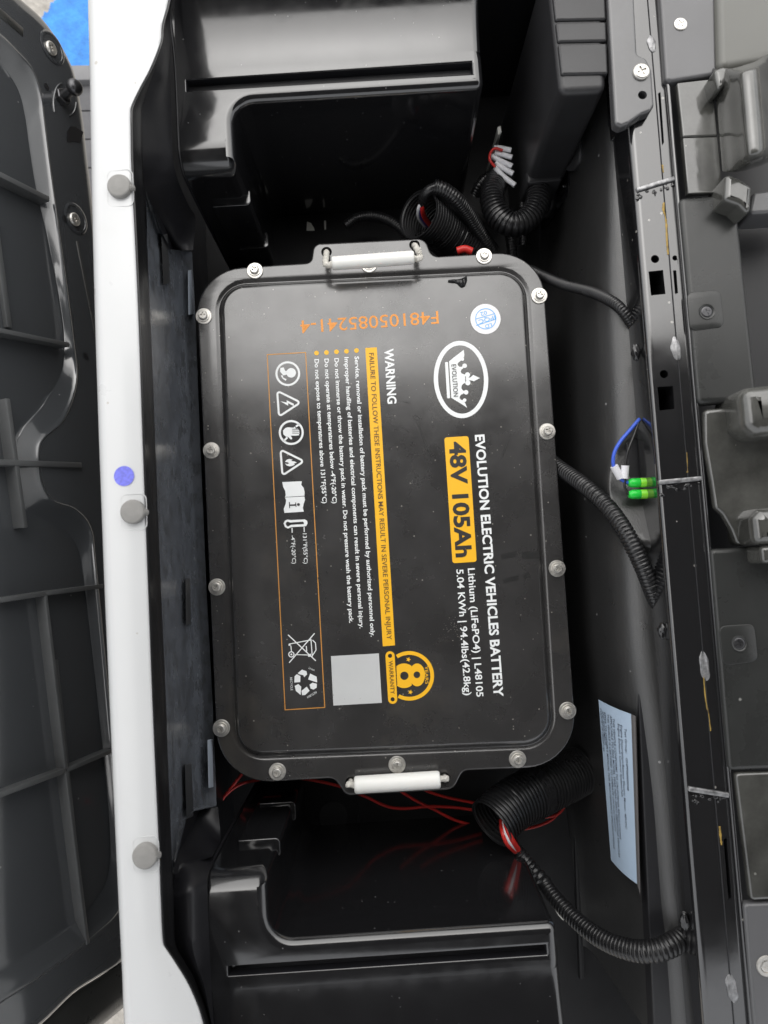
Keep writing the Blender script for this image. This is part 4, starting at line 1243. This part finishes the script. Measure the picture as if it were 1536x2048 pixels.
s1 = cover('upper_strip_cover', 'long grey strip cover between the two hinge brackets, its screw on a square pad', 'cover', [(1358, 394), (1470, 386), (1478, 430), (1517, 800), (1396, 809)], .098, .009, M_cover, .002, .005)
screw_pad(s1, [(1373, 585), (1440, 581), (1448, 654), (1380, 663)], .098, 1413, 624, .0048, M_cover)
h2 = cover('middle_hinge_bracket', 'shiny dark hinge bracket with a curved lower corner, in the middle of the right edge', 'bracket', [(1409, 818), (1483, 812), (1640, 800), (1640, 1088), (1475, 1090), (1462, 1057), (1446, 1029), (1431, 1016), (1424, 967), (1410, 885)], .098, .006, M_bracket, .004, .004)
obj('knuckle', solid(round_poly([P(x, y, .132) for x, y in ((1486, 772), (1640, 752), (1640, 862), (1518, 872), (1494, 852))], .010, 6), .132, .08, .014, 5), M_bracket, h2, 60)
obj('knuckle', solid(round_poly([P(x, y, .126) for x, y in ((1506, 1034), (1522, 1016), (1640, 1010), (1640, 1086), (1512, 1090))], .006, 6), .126, .08, .010, 5), M_bracket, h2, 60)
s2 = cover('lower_strip_cover', 'long grey strip cover below the middle hinge bracket, its screw on a faint square pad', 'cover', [(1421, 1098), (1640, 1088), (1640, 1536), (1459, 1543)], .098, .009, M_cover, .002, .004)
screw_pad(s2, [(1437, 1252), (1508, 1247), (1516, 1322), (1446, 1333)], .098, 1478, 1287, .0048, M_cover)
obj('hinge_post', solid(round_poly([P(x, y, .122) for x, y in ((1522, 1092), (1640, 1086), (1640, 1120), (1526, 1128))], .004, 5), .122, .08, .004, 3), M_bracket, h2, 60)
cover('lower_hinge_bracket', 'shiny grey hinge bracket between the lower strip cover and the bottom end cover', 'bracket', [(1471, 1547), (1640, 1540), (1640, 1796), (1503, 1803)], .098, .006, M_bracket, .002, .003)
c2_ = cover('bottom_end_cover', 'light grey end cover with a ringed screw in the bottom right corner', 'cover', [(1488, 1809), (1640, 1803), (1640, 2120), (1514, 2120)], .098, .008, M_coverlite)
obj('screw_ring', lathe([(.0085, 0), (.0080, .0012), (.0055, .0012), (.0050, 0)], P(1533, 1932, .098), 28), M_steel, c2_, 60)
fit_screw(1533, 1932, .098, .0048, .0008, M_steel, c2_)
o = obj('void_backing', solid([Vector((.20, -.75, 0)), Vector((.85, -.75, 0)), Vector((.85, .9, 0)), Vector((.27, .9, 0))], .045, .03, .002), M_void, None)  # added black sheet, stops light leaking up so the void stays dark
tag(o, 'added black backing that darkens the gaps right of the strip covers', 'shell')

# ================================================================== BLACK CONTROLLER BOX AND ITS BRACKET
box = thing('controller_box', P(1165, 100, -.17), 'matte black ribbed controller box standing in the top right of the bay', 'controller')
ZX = .098
bo = [P(1120, 187, ZX), P(1213, 182, ZX), P(1206, -90, ZX), P(1090, -90, ZX)]
obj('housing', solid(round_poly(bo, .008, 6), ZX, -.17, .006, 4), M_box, box, 50, wn=True)
for y0, y1 in ((-60, 44), (48, 87), (91, 152)):
    q = [P(lerpx((1099, 0), (1119, 180), y1) + 6, y1, ZX), P(lerpx((1210, 0), (1216, 180), y1), y1 - 2, ZX), P(lerpx((1210, 0), (1216, 180), y0), y0 - 2, ZX), P(lerpx((1099, 0), (1119, 180), y0) + 6, y0, ZX)]
    obj('end_rib', solid(round_poly(q, .0015, 4), ZX + .0020, ZX - .03, .0018, 3), M_box, box, 50)
b0 = P(1120, 187, ZX)
obj('front_cover', solid(round_poly([Vector((b0.x - .001, b0.y - .005, 0)), Vector((b0.x + .038, b0.y - .004, 0)), Vector((b0.x + .038, b0.y + .01, 0)), Vector((b0.x - .001, b0.y + .01, 0))], .003, 4), -.045, -.168, .003, 3), M_box, box, 50)
for c, zz, rr in (((1149, 306), -.02, .0175), ((1092, 402), -.105, .0185)):
    C = P(*c, zz)
    k = rr / .0160
    obj('mounting_lug', lathe([(.0062 * k, -.0045), (.0150 * k, -.0045), (rr, -.0035), (rr, .0045), (.0150 * k, .0055), (.0062 * k, .0055), (.0062 * k, -.0045)], C, 36, Vector((-1, -.22, .30)).normalized()), M_box, box, 50)
br = thing('perforated_bracket', P(1235, 180, -.12), 'black perforated steel bracket holding the controller box', 'bracket')
tf, bf = P(1250, 256, .072), P(1088, 460, -.142)
ey = Vector((0, .36, 0)); ex = Vector((-.003, 0, 0))
obj('bracket_web', bevelled(box8([bf + ex, bf, bf + ey, bf + ey + ex], [tf + ex, tf, tf + ey, tf + ey + ex]), .0008, 1), M_rail, br)
def WEB(px, py, d=.0036):
    nrm = (tf - bf).cross(ey).normalized()
    if nrm.x > 0: nrm = -nrm
    return PL(px, py, tf + nrm * d, nrm), nrm
for (x, y) in ((1207, 255), (1145, 352)):
    C, nrm = WEB(x, y)
    t1 = (tf - bf).normalized() * .012; t2 = Vector((0, .0055, 0))
    obj('square_slot', box8([C - t1 - t2 - nrm * .001, C - t1 + t2 - nrm * .001, C + t1 + t2 - nrm * .001, C + t1 - t2 - nrm * .001], [C - t1 - t2, C - t1 + t2, C + t1 + t2, C + t1 - t2]), M_void, br, 20)
for (x, y) in ((1189, 252), (1191, 279), (1125, 345), (1127, 372)):
    C, nrm = WEB(x, y)
    obj('rivet', lathe([(.0028, 0), (.0028, .001), (.002, .0018), (0, .002)], C, 12, nrm), M_rail, br, 50)

# ================================================================== HOSES, WIRES, CONNECTORS
def hose_thing(name, lab_, pts, r, pitch, cat='hose', **k):
    q = [P(*p) for p in pts]
    o = obj(name, hose(q, r, pitch, **k), M_hose, None, 55, origin=q[0])
    return tag(o, lab_, cat)
def wire_thing(name, lab_, pts, r, m, cat='wire', group=None, sides=8):
    q = [P(*p) for p in pts]
    o = obj(name, tube(q, r, sides, 12), m, None, 180, origin=q[0])
    return tag(o, lab_, cat, group)
hose_thing('wide_conduit', 'wide open-ended black corrugated conduit above the lid, with wires looping out of it', [(836, 428, -.030), (868, 447, -.050), (905, 475, -.075), (960, 525, -.105)], .0262, .0042, wall=.0012, depth=.07, sides=40)
hose_thing('wide_conduit', 'wide open-ended black corrugated conduit below the lid, red wires spilling from it', [(982, 1648, -.034), (1018, 1614, -.048), (1070, 1584, -.066), (1110, 1566, -.080), (1160, 1540, -.10)], .0262, .0042, wall=.0012, depth=.07, sides=40)
o = obj('conduit_tape_band', sweep([P(1063, 1588, -.0635), P(1077, 1581, -.0685)], .0268, 40), M_tape, None, 60); tag(o, 'smooth black band round the wide conduit below the lid', 'tape band')
hose_thing('corrugated_loom', 'slim black corrugated loom arching over the wide conduit above the lid', [(868, 374, -.012), (888, 380, -.014), (912, 398, -.022), (935, 425, -.040), (956, 458, -.060), (985, 500, -.085)], .0078, .0032)
wire_thing('taped_branch', 'black taped wire bundle bending down into the wide conduit', [(872, 374, -.012), (858, 380, -.014), (848, 392, -.020), (845, 408, -.030)], .0052, M_tape, 'wire bundle')
for nm, lb, m, dx in (('white_wire', 'white wire inside the wide conduit above the lid', M_wwire, -4), ('red_wire', 'thick red wire inside the wide conduit above the lid', M_red, 3), ('blue_wire', 'blue wire inside the wide conduit above the lid', M_navy, -1)):
    wire_thing(nm, lb, [(845 + dx * .5, 404, -.026), (841 + dx, 420, -.034), (845 + dx * 1.6, 436, -.048), (857 + dx * 1.8, 452, -.066)], .0022 if m is not M_red else .0030, m)
hose_thing('thin_loom', 'thin black loom lying behind the upper edge of the lid', [(690, 452, -.10), (715, 436, -.10), (745, 432, -.095), (775, 440, -.09), (800, 456, -.085), (818, 476, -.085)], .0056, .003)
hose_thing('thin_loom', 'thin wavy black loom running into the wide conduit above the lid', [(808, 466, -.08), (830, 462, -.075), (856, 470, -.075)], .0035, .004, depth=.25)
hose_thing('bent_conduit', 'black corrugated conduit bent in a U below the controller box', [(1006, 350, -.088), (992, 366, -.072), (984, 392, -.058), (992, 425, -.050), (1020, 449, -.048), (1052, 440, -.050), (1072, 412, -.054), (1078, 380, -.060)], .0136, .0042, sides=24, depth=.14)
hose_thing('corrugated_loom', 'slim black corrugated loom left of the U-bent conduit', [(1000, 346, -.09), (980, 352, -.09), (962, 366, -.09), (950, 390, -.10)], .0062, .0032)
hose_thing('corrugated_loom', 'slim black loom dropping behind the lid beside the U-bent conduit', [(1018, 452, -.08), (1022, 480, -.09), (1026, 520, -.10)], .0062, .0032)
hose_thing('corrugated_loom', 'slim black loom rising inside the U-bent conduit', [(1046, 395, -.09), (1044, 420, -.09), (1046, 490, -.1)], .005, .003)
hose_thing('corrugated_loom', 'thin grey-black loom from the upper right corner of the lid to the rails', [(1060, 540, -.030), (1092, 555, -.014), (1130, 570, .008), (1180, 583, .034), (1222, 602, .054), (1248, 625, .060), (1273, 662, .048), (1292, 690, .034)], .0054, .0026)
hose_thing('corrugated_loom', 'thick black corrugated loom from the right edge of the lid down to the rails', [(1090, 912, -.030), (1122, 938, -.010), (1170, 972, .022), (1212, 1010, .046), (1250, 1062, .064), (1284, 1130, .066), (1307, 1190, .056), (1330, 1240, .042), (1352, 1290, .026)], .0080, .0036,
           taper=lambda t: 1 - .12 * max(0, t - .6) / .4)
hose_thing('corrugated_loom', 'black corrugated loom curving across the lower right of the bay', [(1083, 1760, -.034), (1112, 1798, -.016), (1150, 1838, .004), (1200, 1876, .028), (1255, 1898, .048), (1305, 1902, .060), (1345, 1888, .060), (1380, 1862, .046), (1402, 1842, .030)], .0088, .0036, taper=lambda t: .82 + .3 * min(1, t * 1.4))
tb = [P(*q) for q in ((1034, 1699, -.035), (1047, 1716, -.035), (1064, 1738, -.034), (1092, 1770, -.031))]
o = obj('taped_section', sweep(catmull(tb, 14), lambda i: .0056 + .0009 * math.sin(i * 1.3) + .00005 * i, 12), M_tape, None, 60); tag(o, 'stretch of loom wrapped in shiny black tape below the wide conduit', 'taped wires')
wire_thing('red_wire', 'thick red wire leaving the lower wide conduit, right strand', [(1010, 1630, -.046), (1014, 1652, -.022), (1023, 1678, -.020), (1039, 1704, -.034)], .0030, M_red)
wire_thing('red_wire', 'red wire leaving the lower wide conduit, left strand', [(1003, 1640, -.046), (1005, 1662, -.024), (1015, 1687, -.022), (1034, 1706, -.034)], .0026, M_red)
wire_thing('white_wire', 'white and blue wire between the two red strands of the lower wide conduit', [(1006, 1630, -.046), (1010, 1660, -.022), (1020, 1685, -.020), (1036, 1704, -.033)], .0017, M_wwire)
wire_thing('blue_wire', 'navy wire beside the white wire in the lower wide conduit', [(1008, 1628, -.046), (1013, 1658, -.0225), (1023, 1684, -.0205), (1037, 1703, -.033)], .0017, M_navy)
wire_thing('black_wire', 'grey-black wire at the rim of the lower wide conduit', [(1002, 1628, -.05), (1003, 1640, -.045), (1005, 1652, -.041), (1010, 1668, -.041)], .0022, M_bwire)
zw = -.125
for lb, pts in (('thin red wire in the lower left corner of the bay, inner strand', [(430, 1625, -.1), (444, 1600, -.1), (462, 1576, -.1), (486, 1545, -.1)]),
                ('thin red wire in the lower left corner of the bay, outer strand', [(434, 1622, -.1), (450, 1592, -.1), (478, 1570, -.1), (515, 1560, -.1), (560, 1554, -.1)]),
                ('thin red wire dipping under the lower handle tab', [(590, 1555, -.11), (640, 1563, -.11), (690, 1576, -.11), (735, 1595, zw), (775, 1613, zw), (810, 1617, zw), (860, 1613, zw), (910, 1615, zw), (960, 1622, zw)]),
                ('thin red wire crossing down to the mouth of the lower wide conduit', [(790, 1575, zw), (830, 1600, zw), (870, 1620, zw), (910, 1640, zw), (965, 1656, zw)]),
                ('thin red wire nearest the lower edge of the lid', [(830, 1570, zw), (862, 1585, zw), (900, 1596, zw), (960, 1608, zw)]),
                ('red wire looping round the right of the lower wide conduit, upper strand', [(1050, 1628, -.10), (1090, 1634, -.10), (1118, 1626, -.10), (1132, 1604, -.10), (1138, 1570, -.10)]),
                ('red wire looping round the right of the lower wide conduit, lower strand', [(1030, 1660, -.11), (1068, 1654, -.11), (1102, 1640, -.11), (1124, 1616, -.11), (1137, 1585, -.11)])):
    wire_thing('red_wire', lb, pts, .0017, M_red, 'wire')
wire_thing('black_wire', 'thin black wire beside the red loops of the lower wide conduit', [(1040, 1650, -.115), (1085, 1632, -.112), (1112, 1606, -.11), (1122, 1590, -.11)], .0010, M_bwire)
wire_thing('cable_boot', 'bright red cable boot peeping over the upper edge of the lid', [(914, 502, -.020), (929, 498, -.019), (944, 503, -.020)], .0042, M_red, 'cable boot')
# white plug cluster beside the controller box
for k, (a, b) in enumerate((((988, 296), (1012, 298)), ((990, 305), (1014, 312)), ((980, 310), (1014, 330)), ((992, 325), (1016, 345)), ((990, 335), (1020, 368)))):
    wire_thing('white_plug', ['uppermost of the white plugs left of the controller box', 'second white plug from the top left of the controller box', 'middle white plug left of the controller box, in front of the red loop',
                              'fourth white plug from the top left of the controller box', 'lowest white plug left of the controller box, above the bent conduit'][k], [(a[0], a[1], -.060), ((a[0] + b[0]) / 2, (a[1] + b[1]) / 2, -.0595), (b[0] + 10, b[1] + 3, -.060)], .0031, M_wwire, 'plug', 'white plugs beside the controller box', 6)
wire_thing('red_wire', 'red loop over the white plugs left of the controller box', [(1005, 301, -.055), (990, 297, -.054), (981, 306, -.054), (980, 320, -.054), (990, 334, -.056)], .0016, M_red)
# blue and black leads with white sleeves and green connectors
def lead(name, lb, pts, r, m, sl, cx, cy):
    q = [P(*p) for p in pts]
    t = thing(name, q[0], lb, 'connector lead')
    obj('wire', tube(q, r, 8, 12), m, t, 180)
    a, b = P(*sl[0]), P(*sl[1])
    obj('white_sleeve', sweep([a, b], .0036, 12), M_wwire, t, 40)
    A, B = P(cx, cy, .062), P(cx + 34, cy - 1, .062)
    dd = (B - A).normalized()
    obj('connector_boot', merge(lathe([(.0024, 0), (.0032, .0008), (.0042, .003), (.0044, .0105), (.0040, .011)], A, 14, dd)), M_green, t, 50)
    obj('connector_tip', lathe([(.0041, .0108), (.0043, .0115), (.0043, .0225), (.003, .023)], A, 14, dd), M_greeny, t, 50)
    return t
lead('blue_lead', 'blue wire lead with white sleeve and green connector in front of the black liner', [(1279, 838, .064), (1262, 858, .066), (1240, 884, .068), (1228, 908, .068), (1227, 932, .066), (1236, 952, .064), (1248, 962, .063), (1258, 966, .062)], .0017, M_blue, [(1228, 932, .0662), (1241, 956, .0636)], 1256, 966)
lead('black_lead', 'black wire lead with white sleeve and green connector, right of the blue lead', [(1279, 840, .064), (1268, 870, .066), (1256, 902, .068), (1251, 930, .066), (1250, 958, .064), (1250, 975, .063), (1259, 990, .062)], .0012, M_bwire, [(1250.5, 931, .0662), (1248.5, 957, .0642)], 1257, 989)

# ================================================================== CART ROOF OVERHEAD (out of frame, shades the bay)
roof = thing('cart_roof', Vector((.1, -.2, 1.15)), 'dark underside of the cart roof overhead', 'roof')
obj('roof_panel', bevelled(box8([Vector((-.50, -.95, 1.15)), Vector((1.3, -.95, 1.15)), Vector((1.3, .49, 1.15)), Vector((-.50, .49, 1.15))],
                                [Vector((-.50, -.95, 1.19)), Vector((1.3, -.95, 1.19)), Vector((1.3, .49, 1.19)), Vector((-.50, .49, 1.19))]), .012, 3), M_roof, roof)
